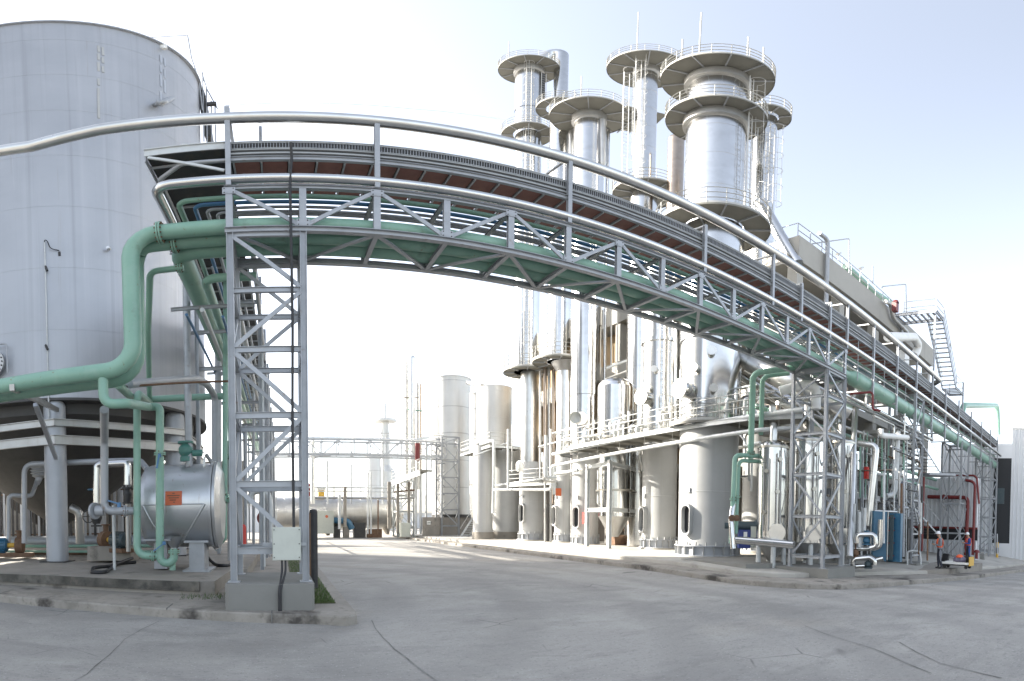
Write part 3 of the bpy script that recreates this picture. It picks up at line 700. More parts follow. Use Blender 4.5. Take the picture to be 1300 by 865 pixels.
# ------------------------------------------------------------------ horizontal drain vessel
VC = at(227, 642, d=15.7); VR = 1.27
vl, vr_ = at(183, 642, d=15.7).x+.1, at(271, 642, d=15.7).x
vs = thing('drain_vessel', 'round brushed steel drum on a saddle with an orange notice plate', 'vessel', (VC.x, VC.y, .52))
vy, vz = VC.y+.3, VC.z
part('drum', MB().lathe((0,vy,vz), [(0,vl-.28),(VR*.55,vl-.25),(VR*.85,vl-.15),(VR*.97,vl-.05),(VR,vl+.08),(VR,vr_)], 56, (1,0,0)), M['vessel'], vs)
part('end_flange', MB().lathe((0,vy,vz), [(VR,vr_),(VR+.07,vr_),(VR+.07,vr_+.07),(VR,vr_+.07)], 56, (1,0,0)).lathe((0,vy,vz), [(VR+.05,vr_+.09),(VR+.05,vr_+.17),(VR*.8,vr_+.3),(0,vr_+.36)], 56, (1,0,0)), M['vessel'], vs)
on = lambda x, th, o=0.: Vector((x, vy-(VR+o)*cos(th), vz+(VR+o)*sin(th)))
xm = at(218, 690, d=15).x
sm_ = MB().tube([on(vl+.1,0), on(vr_-.12,0)], .02, 6)
for xx in (vl+.05, vr_-.1): sm_.tube([on(xx+(xm+(.18 if xx > xm else -.18)-xx)*k/10, -radians(62)*k/10) for k in range(11)], .036, 6)
part('seam', sm_, M['vessel'], vs)
part('outlet_cone', MB().lathe(on(xm,-radians(62))+Vector((0,-.05,-.30)), [(.11,-.12),(.11,.16),(.34,.50)], 18), M['vessel'], vs)
pl = Vector((at(217,631,d=14.4).x, 0, 0))
th0 = radians(8); npl = thing('notice_plate', 'orange notice plate on the front of the steel drum', 'sign', on(pl.x, th0, .02))
a, b, c, d = on(pl.x-.24,radians(-1),.025), on(pl.x+.24,radians(-1),.025), on(pl.x+.24,radians(17),.025), on(pl.x-.24,radians(17),.025)
nn = (b-a).cross(d-a).normalized()*.012
part('plate', MB().add([a-nn,b-nn,c-nn,d-nn,a+nn,b+nn,c+nn,d+nn], [(3,2,1,0),(4,5,6,7),(0,1,5,4),(1,2,6,5),(2,3,7,6),(3,0,4,7)]), M['orange'], npl)
for k, (wd, off) in enumerate(((.07,0),(.36,0),(.30,.01),(.18,-.02),(.05,.02))):
    q = a+(d-a)*(.84-.16*k)+(b-a)*.5+nn*1.25+Vector((off,0,0)); u = (b-a).normalized()*wd/2; v = (d-a).normalized()*.013
    part('printed_line', MB().quad(q-u-v, q+u-v, q+u+v, q-u+v), M['rust'], npl)
sx = at(250, 700, d=14.9).x
part('saddle', MB().box((sx-.22,vy-1.05,.56),(sx+.22,vy-.1,1.38)).box((sx-.36,vy-1.12,1.36),(sx+.34,vy+.3,1.42)).box((sx-.4,vy-1.15,.52),(sx+.4,vy+.2,.57)), M['steel'], vs)
part('saddle', MB().box((vl+.2,vy-.6,.56),(vl+.6,vy+.5,1.5)).box((vl,vy-1.1,1.42),(vl+.8,vy+.5,1.47)), M['steel'], vs)
for px in (205, 262): part('lifting_lug', MB().bar(on(at(px,600,d=15.7).x,radians(60)), on(at(px,600,d=15.7).x,radians(72),.22), .05, .12), M['white'], vs)
pipe([at(236,335,Y=15.2), (at(236,335,Y=15.2).x,15.2,3.6)], .11, M['steel'], 'grey standpipe dropping into the green valve on the drum', n=12)
vv = thing('valve', 'dark green valve standing on top of the steel drum', 'valve', at(236,588,Y=15.2))
q = at(236,586,Y=15.2)
part('valve_body', MB().cyl(q, .17, .14, 16).lathe(q+Vector((0,0,.14)), [(.13,0),(.21,.12),(.22,.25),(.14,.38),(.14,.42)], 18).cyl(q+Vector((0,0,.54)), .24, .06, 18), M['green_dk'], vv)
part('actuator', MB().cyl(q+Vector((.2,0,.24)), .1, .3, 12, (1,0,0)), M['green_dk'], vv)

# ------------------------------------------------------------------ green pipework round the drum
px1 = at(131,487,Y=10.95).x
A = Vector((px1,10.95,5.3)); B = Vector((px1,10.95,at(131,514,Y=10.95).z)); C = at(203,516,Y=13.9); D = at(203,715,Y=13.9); E_ = Vector((at(221,715,Y=13.9).x,13.9,D.z)); F_ = Vector((E_.x,13.9,at(221,697,Y=13.9).z))
pipe([A, B, Vector((px1+.5,11.0,B.z)), C+Vector((-.3,0,0)), C, D, E_, F_], .115, M['green'], 'green pipe dropping from the main and looping under the steel drum', n=16, bend=.28, flanges=((4,.31),(6,.8)))
D2 = at(174,706,Y=13.9)
pipe([at(190,511,Y=16.5), at(176,500,Y=14.2), at(174,507,Y=13.9), D2, Vector((D.x-.05,13.9,D2.z))], .105, M['green'], 'green riser left of the drum joining the looped pipe', n=16, bend=.28, flanges=((3,.78),))
pipe([at(150,488,Y=11.55), at(166,504,Y=14.5), at(182,508,Y=16.6), at(293,503,Y=16.6), at(295.5,634,Y=16.3), (vr_+.25,vy,at(295,634,Y=16.3).z)], .115, M['green'], 'green pipe passing over the drum and down to its right end', n=14, bend=.3, flanges=((4,.75),(3,.6)))
pipe([at(287,330,Y=16), at(285,687,Y=16), at(272,690,Y=16.3)], .085, M['green'], 'slim green riser between the drum and the near tower', n=12, bend=.25)
pipe([at(233,340,Y=11.9), at(190.5,345,Y=11.9), at(188,420,Y=13.5), at(190,508,Y=16.5)], .085, M['green'], 'slim green pipe elbowed beside the large green risers', n=12, bend=.25, flanges=((0,.12),))
pipe([at(219,724,Y=14.0), at(219,708,Y=14.0)], .09, M['green'], 'short green pipe foot standing under the looped pipe', n=12, cat='pipe support', name='pipe_support')
for (px, py, lab) in ((202,585,'blue lever valve handle on the looped green pipe'),(208,697,'blue lever handle low under the drum outlet')):
    q = at(px,py,Y=13.72)
    solid('lever_handle', MB().bar(q+Vector((0,0,.14)), q+Vector((-.06,-.05,-.22)) if py < 600 else q+Vector((-.28,-.05,-.06)), .05, .03).cyl(q+Vector((0,.05,.1)), .05, .1, 10), M['blue'], lab, 'handle')
# grey pipework left of the drum
gx = at(132.5,520,Y=13.2)
pipe([at(132.5,520,Y=12.0), at(132.5,560,Y=13.6), at(132.5,649,Y=13.8), at(156,649,Y=13.8), at(172,649,Y=14.0)], .115, M['steel'], 'grey pipe continuing below the green drop to a flanged valve', n=14, bend=.22, flanges=((3,.1),))
q = at(119,649,Y=13.9)
solid('blank_flange', MB().cyl(q, .24, .08, 20, (1,-.4,0)).cyl(q+Vector((.08,-.03,0)), .15, .25, 18, (1,0,0)), M['steel'], 'grey flanged pipe end left of the flanged valve', 'flange')
q = at(151,640,Y=13.8)
solid('lever_handle', MB().bar(q, q+Vector((-.3,-.1,.1)), .05, .04).cyl(q-Vector((0,0,.12)), .06, .16, 10), M['blue'], 'blue valve lever on the grey pipe beside the pump', 'handle')
pipe([at(123,640,Y=16.5), at(123,590,Y=16.5), at(162,588,Y=16.5), at(162,616,Y=16.5)], .13, M['chrome'], 'shiny clad pipe arch over the pump valves', n=16, bend=.12)
vv = thing('valve', 'black valve body below the shiny pipe arch', 'valve', at(162,640,Y=16.5))
q = at(162,640,Y=16.5)
part('valve_body', MB().cyl(q, .17, .06, 16).lathe(q+Vector((0,0,.06)), [(.1,0),(.13,.12),(.15,.28),(.1,.44)], 16).cyl(q+Vector((0,0,.5)), .18, .06, 16), M['dark'], vv)
part('lower_pipe', MB().tube([q, (q.x,q.y,1.0)], .08, 12), M['clad_dull'], vv)
pipe([at(31,690,Y=18.5), at(31,590,Y=18.5), at(178,585,Y=18.5), at(190,600,Y=17.5)], .115, M['steel'], 'grey pipe arch running behind the tank column', n=14, bend=.35)
pipe([at(11,690,Y=19.5), at(11,629,Y=19.5), at(40,630,Y=20), at(47,612,Y=20.5)], .10, M['steel'], 'grey pipe elbow at the far left rising to a spiral outlet', n=12, bend=.2)
q = at(50,607,Y=21)
solid('spiral_outlet', MB().lathe(q, [(.14,-.35),(.18,0)]+[w_ for k in range(6) for w_ in ((.3+.13*k,.05+.1*k),(.38+.13*k,.08+.1*k),(.36+.13*k,.13+.1*k))], 30, (.35,.1,.8)), M['column'], 'ribbed grey outlet cone above the elbow at the far left', 'outlet')
for (z, y, r, mt, lb) in ((1.15,22.5,.24,'column','thick grey pipe lying low behind the tank column'),(.98,21,.07,'green','upper thin green pipe lying low behind the tank column'),(.76,20.6,.055,'green','lower thin green pipe lying low behind the tank column'),(.62,22,.09,'rust','rusty pipe lying on the plinth behind the tank column')):
    pipe([(-22,y,z),(-5.2,y,z)], r, M[mt], lb, n=12)
pipe([at(90,645,Y=21), at(101,650,Y=21), at(102,690,Y=21.2)], .2, M['clad_dull'], 'short grey elbow beside the tank column', n=14, bend=.4)
def pump(name, label, q, s, mt, ax):
    r = thing(name, label, 'pump', q); ax = Vector(ax).normalized(); z = Vector((0,0,1))
    part('base_frame', MB().bar(q-ax*.9*s+z*.07*s, q+ax*.9*s+z*.07*s, .5*s, .14*s), M['rust'], r)
    c = q+z*.42*s
    mo = part('motor', MB().lathe(c, [(0,.85*s),(.22*s,.83*s),(.25*s,.75*s),(.25*s,.1*s),(.18*s,.05*s),(0,.05*s)], 20, ax), mt, r)
    fb = MB()
    for k in range(16):
        a = 2*pi*k/16; u = ax.cross(z); v = (u*cos(a)+z*sin(a)); fb.bar(c+v*.27*s+ax*.15*s, c+v*.27*s+ax*.65*s, .02*s, .05*s, v)
    part('cooling_fins', fb, mt, mo)
    part('coupling', MB().cyl(c-ax*.25*s, .09*s, .3*s, 12, ax), M['yellow'], r)
    part('volute', MB().cyl(c-ax*.55*s, .3*s, .28*s, 20, ax).tube([c-ax*.4*s, c-ax*.4*s+z*.55*s], .1*s, 12).cyl(c-ax*.4*s+z*.5*s, .16*s, .05*s, 16), M['rust'], r)
    return r
solid('pump_plinth', MB().box(at(111,712,Y=17.6), at(166,712,Y=17.6)+Vector((0,1.4,.5))), M['concrete'], 'stained concrete plinth under the middle pump', 'plinth')
q = at(143,701,Y=17.9); pump('pump', 'rusty pump with dark motor in the shade beneath the tank', q, 1.05, M['motor'], (.8,-.6,0))
q = at(12,707,Y=19.2); pump('pump', 'blue motor pump at the left edge of the picture', q, 1.15, M['blue_eq'], (-1,-.25,0))
q = at(113,656,Y=17.2)
hw = thing('hand_wheel', 'black valve hand wheel in the shade left of the pump', 'valve wheel', q)
part('wheel_rim', MB().tube([q+Vector((.22*cos(a),-.05,.22*sin(a))) for a in [2*pi*k/18 for k in range(18)]], .02, 6, closed=True), M['dark'], hw)
part('wheel_spoke', MB().bar(q+Vector((-.22,-.05,0)), q+Vector((.22,-.05,0)), .03).bar(q+Vector((0,-.05,-.22)), q+Vector((0,-.048,.22)), .03), M['dark'], hw)
q = at(122,640,Y=17)
vv = thing('valve', 'rusty gate valve with wheel above the middle pump', 'valve', q)
part('valve_body', MB().cyl(q-Vector((0,0,.8)), .2, .06, 16).lathe(q-Vector((0,0,.7)), [(.13,0),(.2,.2),(.2,.4),(.1,.6)], 16).cyl(q, .05, .5, 8), M['dark'], vv)
part('hand_wheel', MB().tube([q+Vector((.27*cos(a),.27*sin(a),.5)) for a in [2*pi*k/16 for k in range(16)]], .025, 6, closed=True).bar(q+Vector((-.27,0,.5)), q+Vector((.27,0,.5)), .03), M['blue_eq'], vv)
solid('hose', MB().tube(fillet([at(172,714,z=.58), at(150,716,z=.56), at(133,727,z=.57), at(116,727,z=.57), at(118,721,z=.57), at(140,719,z=.57), at(168,709,z=.7)], .5, 7), .055, 10), M['black'], 'black hose curled on the plinth in front of the drum', 'hose')
solid('hose', MB().tube(fillet([at(262,705,z=.9), at(270,716,z=.57), at(285,720,z=.57), at(305,712,z=.57)], .5, 6), .05, 10), M['black'], 'black hose running from the drum towards the near tower', 'hose')
pipe([(at(145,700,Y=15).x,15,.52),(at(145,700,Y=15).x,15,2.5)], .05, M['steel_lt'], 'thin pale stanchion in front of the middle pump', n=10)
pipe([at(165,488,Y=12.3), at(250,481,Y=14.5), at(262,487,Y=15.5), at(273,503,Y=16.5), at(273,588,Y=16.5)], .11, M['steel'], 'grey pipe bending down to the right end of the drum', n=12, bend=.3)
pipe([at(160,491,Y=12.5), at(298,484,Y=12.5)], .03, M['rust'], 'thin rusty rod stretched across below the green main', n=8)
pipe([at(277,460,Y=18.5), at(277,700,Y=18.5)], .12, M['steel'], 'grey standpipe behind the right end of the drum', n=12)
pipe([at(262,578,Y=15.6), at(272,592,Y=15.2)], .06, M['clad_dull'], 'short slanted strut above the right end of the drum', n=8)
for k, (px, ya, yb, yy, r, mt) in enumerate(((302,560,700,14.5,.05,'dark'),(312,540,690,20,.06,'steel'),(322,500,700,24,.07,'steel'),(331,560,705,27,.09,'steel_lt'),(291,560,715,19,.06,'steel'),(341,470,690,30,.06,'steel'))):
    pipe([at(px,ya,Y=yy), at(px,yb,Y=yy)], r, M[mt], ('black cable conduit','grey standpipe','thin grey standpipe','pale standpipe','slim grey standpipe','far grey standpipe')[k]+' behind the left leg of the near tower', n=8)
pipe([at(318,640,Y=22), at(318,625,Y=22), at(338,622,Y=22), at(343,640,Y=22), at(343,700,Y=22)], .14, M['steel_lt'], 'pale grey pipe arch behind the near tower', n=12, bend=.5)
solid('fire_extinguisher', MB().cyl(at(308,690,Y=20)-Vector((0,0,.2)), .16, .8, 16).dome(at(308,690,Y=20)+Vector((0,0,.6)), .16, .15, 16), M['redb'], 'red fire extinguisher beyond the left leg of the near tower', 'fire extinguisher')
solid('hose_reel', MB().cyl(at(335,658,Y=30), .4, .25, 20, (0,-1,0)), M['red'], 'red hose reel seen through the near tower', 'hose reel')

# ------------------------------------------------------------------ box on the near tower, cables, guard post
eb = thing('electrical_box', 'cream electrical box fixed to the front of the near lattice tower', 'electrical box', (.12, 10.3, 1.5))
e0, e1 = at(346,712,Y=10.2), at(382,669.5,Y=10.2)
part('enclosure', MB().box((e0.x,10.22,e0.z),(e1.x,10.42,e1.z)), M['cabinet'], eb)
part('lid', MB().box((e0.x+.012,10.19,e0.z+.012),(e1.x-.012,10.218,e1.z-.012)), M['cabinet'], eb)
for (sx_, sz_) in ((e0.x+.035,e0.z+.06),(e1.x-.035,e0.z+.06),(e0.x+.035,(e0.z+e1.z)/2),(e1.x-.035,(e0.z+e1.z)/2),(e0.x+.035,e1.z-.05),(e1.x-.035,e1.z-.05)):
    part('screw', MB().cyl((sx_,10.19,sz_), .012, .012, 8, (0,-1,0)), M['dark'], eb)
part('bracket', MB().box((e0.x-.2,10.43,1.45),(e1.x+.12,10.46,1.52)), M['steel'], eb)
cx = (e0.x*.6+e1.x*.4)
for k, (o1, o2) in enumerate(((-.04,-.10),(.03,-.07))):
    solid('cable', MB().tube(fillet([(cx+o1,10.3,e0.z+.05),(cx+o1,10.25,.95),(cx+o2,10.06,.6),(cx+o2,10.04,.18)], .4, 6), .022, 8), M['black'], ('left black cable hanging from the cream electrical box','right black cable hanging from the cream electrical box')[k], 'cable')
solid('cable', MB().tube(fillet([(.28,10.2,11.1),(.30,10.36,10.7),(.26,10.40,9.9),(.28,10.39,6),(.26,10.40,4),(.27,10.4,1.8)], .4), .028, 8), M['black'], 'long black cable dropping from the walkway down the near tower', 'cable')
bp = thing('guard_post', 'tall black rubber guard post on the kerb by the grass', 'bollard', at(398.5,748,z=.2))
q = at(398.5,748,z=.2)
part('rubber_sleeve', MB().lathe(q, [(.105,.06),(.105,1.98),(.09,2.03),(.04,2.05),(0,2.05)], 20), M['black'], bp)
part('foot_plate', MB().cyl(q-Vector((0,0,.02)), .11, .08, 14), M['dark'], bp)
part('edge_strip', MB().bar(q+Vector((-.095,-.05,.1)), q+Vector((-.095,-.05,1.95)), .05, .05), M['rust'], bp)
# ------------------------------------------------------------------ distillation columns along the side street
def ring_platform(root, cx, cy, z, r0, r1, mt=None, rail=True, a0=0, a1=2*pi, ribs=12, gap=None):
    mt = mt or M['grate']; full = abs(a1-a0-2*pi) < 1e-6
    mb = MB().lathe((cx,cy,z), [(r1,-.12),(r1,.0)], 40, a0=a0, a1=a1).lathe((cx,cy,z), [(r0+.08,-.05),(r1,-.05)], 40, a0=a0, a1=a1, smooth=False).lathe((cx,cy,z), [(r1,0),(r0+.08,0)], 40, a0=a0, a1=a1, smooth=False)
    pl = part('platform', mb, mt, root)
    rb = None
    for k in range(ribs):
        a = a0+(a1-a0)*(k+.5)/ribs; u = Vector((cos(a), sin(a), 0)); c = Vector((cx,cy,z-.10))
        me = MB().bar(c+u*(r0+.04), c+u*(r1-.02), .07, .12)
        part('platform_rib', me, M['steel'], pl)
    if rail:
        n = max(10, int(r1*7)); rl = MB()
        for h in (.37,.74,1.1):
            rl.lathe((cx,cy,z+h), [(r1-.02,-.022),(r1+.022,0),(r1-.02,.022),(r1-.045,0),(r1-.02,-.022)], 40, a0=a0, a1=a1)
        rl.lathe((cx,cy,z), [(r1-.012,0),(r1-.012,.13),(r1-.03,.13),(r1-.03,0)], 40, a0=a0, a1=a1)
        part('railing', rl, M['rail'], pl)
        ps = MB()
        for k in range(n+(0 if full else 1)):
            a = a0+(a1-a0)*k/n; ps.tube([(cx+(r1-.02)*cos(a),cy+(r1-.02)*sin(a),z), (cx+(r1-.02)*cos(a),cy+(r1-.02)*sin(a),z+1.12)], .025, 5, False)
        part('railing_posts', ps, M['rail'], pl, kind='stuff')
    return pl
def ladder(root, x, y, ang, z0, z1, cage=True, wd=.45, mt=None):
    mt = mt or M['rail']; u = Vector((-sin(ang), cos(ang), 0)); o = Vector((cos(ang), sin(ang), 0)); p = Vector((x,y,0))
    mb = MB()
    for s in (-1,1): mb.bar(p+u*s*wd/2+Vector((0,0,z0)), p+u*s*wd/2+Vector((0,0,z1)), .05, .03)
    z = z0+.2
    while z < z1: mb.bar(p-u*wd/2+Vector((0,0,z)), p+u*wd/2+Vector((0,0,z)), .022); z += .45
    l = part('ladder', mb, mt, root)
    if cage:
        cg = MB(); z = z0+2.1
        arc = [(-1.15+2.3*k/8)*pi/2*1.1 for k in range(9)]
        P = [u*(sin(a)*.42)+o*(cos(a)*.42+.30) for a in arc]
        while z < z1+.9:
            cg.tube([p+q+Vector((0,0,z)) for q in P], .016, 5, False); z += 1.5
        for q in (P[0], P[4], P[8]): cg.bar(p+q+Vector((0,0,z0+2.1)), p+q+Vector((0,0,min(z-1.5, z1+.9))), .03, .012, o)
        part('ladder_cage', cg, mt, l)
def shell_prof(segs, seam=2.4):
    """segs: (z0, z1, r): stepped shell with a raised lap band every `seam` metres"""
    out = []
    for (z0, z1, r) in segs:
        out.append((r, z0)); z = z0+seam
        while z < z1-.4:
            out += [(r, z-.03), (r+.012, z-.025), (r+.012, z+.025), (r, z+.03)]; z += seam
        out.append((r, z1))
    return out
def skirt(root, cx, cy, zb, zt, r, mt, oval_px=None, d=None, bolts=16):
    part('plinth', MB().cyl((cx,cy,zb-.3), r*1.20, .45, 28), M['pave'], root)
    part('skirt', MB().lathe((cx,cy,0), shell_prof([(zb+.15,zt,r)], 3.2), 48), mt, root)
    br_ = MB().lathe((cx,cy,zb+.15), [(r,.0),(r*1.13,.0),(r*1.13,.05),(r,.05)], 40).lathe((cx,cy,zb+.62), [(r,.0),(r*1.13,.0),(r*1.13,.05),(r,.05)], 40).lathe((cx,cy,zb+.2), [(r+.006,.0),(r+.006,.42)], 40)  # last band is greyer paint standing in for shade behind the gussets
    bring = part('anchor_ring', br_, M['column'], root)
    gus = MB()
    for k in range(bolts):
        a = 2*pi*k/bolts; u = Vector((cos(a), sin(a), 0)); c = Vector((cx,cy,0))+u*r*1.06
        gus.bar(c+Vector((0,0,zb+.16)), c+Vector((0,0,zb+.63)), .03, r*.12, u); 
        c2 = c+Vector((-u.y,u.x,0))*.12; gus.cyl((c2.x,c2.y,zb+.62), .04, .22, 6)
    part('anchor_gussets', gus, mt, bring)
    if oval_px:
        v = ray(*oval_px); a = v.x**2+v.y**2; b = -2*(v.x*cx+v.y*cy); c = cx*cx+cy*cy-r*r
        t = (-b-sqrt(b*b-4*a*c))/(2*a); p = Vector((v.x*t, v.y*t, EYE+v.z*t)); nr = Vector((p.x-cx, p.y-cy, 0)).normalized(); s = Vector((-nr.y, nr.x, 0))
        ow, oh = .30*oval_px_scale, .50*oval_px_scale; pts = []
        for k in range(24):
            a = 2*pi*k/24; pts.append(s*(ow*cos(a))+Vector((0,0,ow*sin(a)+(oh if sin(a) >= 0 else -oh))))
        m = MB(); n = 24
        vs = [p+q*1.0-nr*.15 for q in pts]+[p+q*1.0+nr*.26 for q in pts]+[p+q*.86+nr*.26 for q in pts]+[p+q*.86-nr*.02 for q in pts]
        fs = [(j*n+k, j*n+(k+1)%n, (j+1)*n+(k+1)%n, (j+1)*n+k) for j in range(3) for k in range(n)]
        m.add(vs, fs)
        mw = part('skirt_opening', m, mt, root)
        part('opening_dark', MB().add([p+q*.84-nr*-.012 for q in pts], [tuple(range(n))]), M['gap'], mw)  # flat sheet coloured as the shade inside the opening
        part('name_tag', MB().box(p+nr*.02+Vector((-.05,-.12,1.35)), p+nr*.08+Vector((.05,.12,1.6))), M['steel'], root)
oval_px_scale = 1.0
def noz(root, p, ax, r, L, mt): part('nozzle', MB().cyl(p, r, L, 12, ax).cyl(Vector(p)+Vector(ax).normalized()*L, r*1.6, .06, 14, ax), mt, root)
PZ = .2
def mast(root, x, y, z0, z1): part('lightning_rod', MB().tube([(x,y,z0),(x,y,z1)], .045, 6), M['rail'], root)

# --- the big front column
p = at(899, 640, d=27.0); cx, cy = p.x, p.y
R5 = 1.53; zt5 = at(904,80,d=27).z
c5 = thing('distillation_column', 'widest polished distillation column with the highest double ring platforms', 'distillation column', (cx, cy, PZ))
oval_px_scale = 1.0
skirt(c5, cx, cy, PZ-.05, 7.1, R5*1.0, M['skirt'], (874,660), 27, 20)
part('shell', MB().lathe((cx,cy,0), shell_prof([(7.1,11.6,R5)], 2.3), 56).lathe((cx,cy,0), [(R5,11.6),(R5+.07,11.62),(R5+.07,11.74),(R5,11.76)], 56), M['chrome'], c5)
part('shell', MB().lathe((cx,cy,0), shell_prof([(11.75,19.0,R5-.02)], 2.4), 56), M['chrome'], c5)
part('shell', MB().lathe((cx,cy,0), shell_prof([(19.0,28.4,R5)], 2.6), 56), M['chrome'], c5)
part('shell', MB().lathe((cx,cy,0), shell_prof([(28.4,33.4,R5)], 2.5), 56).dome((cx,cy,33.4), R5, .95, 48), M['chrome'], c5)
part('support_ring', MB().lathe((cx,cy,28.15), [(R5,-.5),(R5+.18,-.45),(R5+.18,.2)], 48), M['clad_dull'], c5)
part('support_ring', MB().lathe((cx,cy,32.5), [(R5,-.5),(R5+.18,-.45),(R5+.18,.2)], 48), M['clad_dull'], c5)
ring_platform(c5, cx, cy, 32.85, R5, 2.90, ribs=10)
ring_platform(c5, cx, cy, 28.45, R5, 2.60, ribs=10)
ring_platform(c5, cx, cy, 19.1, R5, 2.95, ribs=10)
ang = atan2(-cy,-cx)+radians(62)
ladder(c5, cx+(R5+.35)*cos(ang), cy+(R5+.35)*sin(ang), ang, 19.2, 32.4)
ang2 = atan2(-cy,-cx)+radians(100)
ladder(c5, cx+(R5+.6)*cos(ang2), cy+(R5+.6)*sin(ang2), ang2, 19.2, 28.0)
for (px, py, rr_) in ((903,448,.16),(883,468,.16),(905,495,.14),(875,493,.18)):
    q = at(px,py,d=25.6); u = Vector((q.x-cx,q.y-cy,0)).normalized(); noz(c5, Vector((cx,cy,q.z))+u*R5*.98, u, rr_, .28, M['clad'])
q = at(870,495,d=25.8); u = Vector((q.x-cx,q.y-cy,0)).normalized(); part('manway', MB().cyl(Vector((cx,cy,q.z))+u*R5*.9, .42, .75, 24, u).cyl(Vector((cx,cy,q.z))+u*(R5*.9+.7), .52, .08, 24, u), M['chrome'], c5)
for (ppx, yt_) in ((888,16),(949,47),(866,50),(969,60)):
    q = at(ppx,70,d=25.2 if ppx < 930 else 26.5); mast(c5, q.x, q.y, 32.9, at(ppx,yt_,d=25.2 if ppx < 930 else 26.5).z)
part('downpipe', MB().tube(fillet([(cx+R5+.25,cy-.4,30.5),(cx+R5+.35,cy-.4,30.5),(cx+R5+.35,cy-.4,8)], .3), .10, 10), M['chrome'], c5)

ring_platform(c5, cx, cy, 6.98, R5, 2.1, ribs=10)
# --- the column right behind it
p = at(959, 640, d=31); cx, cy = p.x, p.y
c6 = thing('distillation_column', 'slim polished column half hidden behind the widest column on its right', 'distillation column', (cx, cy, PZ))
skirt(c6, cx, cy, PZ, 8, .8, M['skirt'])
part('shell', MB().lathe((cx,cy,0), shell_prof([(8,33.3,.74)], 2.5), 40).dome((cx,cy,33.3), .74, .6, 32), M['chrome'], c6)
ring_platform(c6, cx-.1, cy, at(950,150,d=31).z, .8, 1.62, ribs=8)
ladder(c6, cx-.55, cy-1.0, -pi/2, 21, 31)
part('transfer_pipe', MB().tube(fillet([at(963,255,d=30), at(968,262,d=30), at(990,300,d=29.5), at(1012,335,d=29)], .5), .38, 16), M['chrome'], c6)

# --- column 4 lower (base) and the tall slim one behind it
p = at(837, 640, d=33.0); cx, cy = p.x, p.y; R4 = 1.18
c4 = thing('distillation_column', 'polished column with a caged ladder left of the widest column', 'distillation column', (cx, cy, PZ))
oval_px_scale = 1.05
skirt(c4, cx, cy, PZ, 7.6, 1.10, M['skirt'], (818,660), 33, 18)
part('shell', MB().lathe((cx,cy,0), shell_prof([(7.6,13.6,R4)], 2.3), 48).lathe((cx,cy,0), [(R4,13.6),(R4+.1,13.65),(R4+.1,13.9),(R4,13.95)], 48), M['chrome'], c4)
part('shell', MB().lathe((cx,cy,0), shell_prof([(13.9,20.5,R4*.97)], 2.4), 48), M['chrome'], c4)
ring_platform(c4, cx, cy, 6.99, R4, 1.8, ribs=8)
q = Vector((cx,cy,0)); vdir = (-q).normalized(); ang = atan2(vdir.y,vdir.x)+radians(5)
ladder(c4, cx+(R4+.25)*cos(ang), cy+(R4+.25)*sin(ang), ang, 7.6, 19)
for (px, py, rr_) in ((822,493,.16),(832,470,.14)):
    q = at(px,py,d=31.9); u = Vector((q.x-cx,q.y-cy,0)).normalized(); noz(c4, Vector((cx,cy,q.z))+u*R4*.98, u, rr_, .25, M['clad'])
q = at(818,505,d=31.9); u = Vector((q.x-cx,q.y-cy,0)).normalized(); part('manway', MB().cyl(Vector((cx,cy,q.z))+u*R4*.9, .42, .75, 24, u).cyl(Vector((cx,cy,q.z))+u*(R4*.9+.7), .52, .08, 24, u), M['chrome'], c4)
part('downpipe', MB().tube([(cx+R4+.4,cy-.1,8),(cx+R4+.4,cy-.1,19)], .22, 12), M['chrome'], c4)
p = at(811, 640, d=37.0); cx, cy = p.x, p.y; Rb = .80
zt_b = at(816,64,d=34.3).z+.1
cb_ = thing('distillation_column', 'tall slim polished column with a wide top ring left of the widest column', 'distillation column', (cx, cy, PZ))
part('shell', MB().lathe((cx,cy,0), shell_prof([(PZ,29,Rb*1.25),(29,zt_b,Rb)], 2.6), 40), M['chrome'], cb_)
zt = at(816,64,d=34.3).z
part('support_ring', MB().lathe((cx,cy,zt-.2), [(Rb,-.7),(Rb+.15,-.6),(Rb+.15,.2)], 40), M['clad_dull'], cb_)
part('top_head', MB().dome((cx,cy,zt+.1), Rb, .5, 32), M['chrome'], cb_)
ring_platform(cb_, cx, cy, zt, Rb, 2.78, ribs=10)
zm = at(822,232,d=35.5).z
ring_platform(cb_, cx+.2, cy, zm, Rb, 2.35, ribs=10)
zm2 = at(832,212,d=35.5).z
ladder(cb_, cx-Rb-.7, cy-1.0, -pi/2, zm, zt-.3)
ladder(cb_, cx-Rb-1.5, cy-.8, -pi/2, zm, zt-3.0, True)
mast(cb_, at(809,60,d=35.8).x, at(809,60,d=35.8).y, zt, at(810,17,d=36).z)
mast(cb_, at(858,60,d=37.5).x, at(858,60,d=37.5).y, zt, zt+1.7)
# bronze vessel seen between
p = at(850, 640, d=35.5); cx, cy = p.x, p.y
bz = thing('condenser_vessel', 'browned round topped vessel between the two tallest platforms', 'vessel', (cx, cy, 18))
zt_ = at(850,172,d=35.5).z
part('shell', MB().lathe((cx,cy,0), [(.56,18),(.56,zt_-.5)], 32).dome((cx,cy,zt_-.5), .56, .5, 28), M['bronze'], bz)
part('support_legs', MB().tube([(cx,cy,.2),(cx,cy,18.2)], .3, 14), M['clad_dull'], bz)

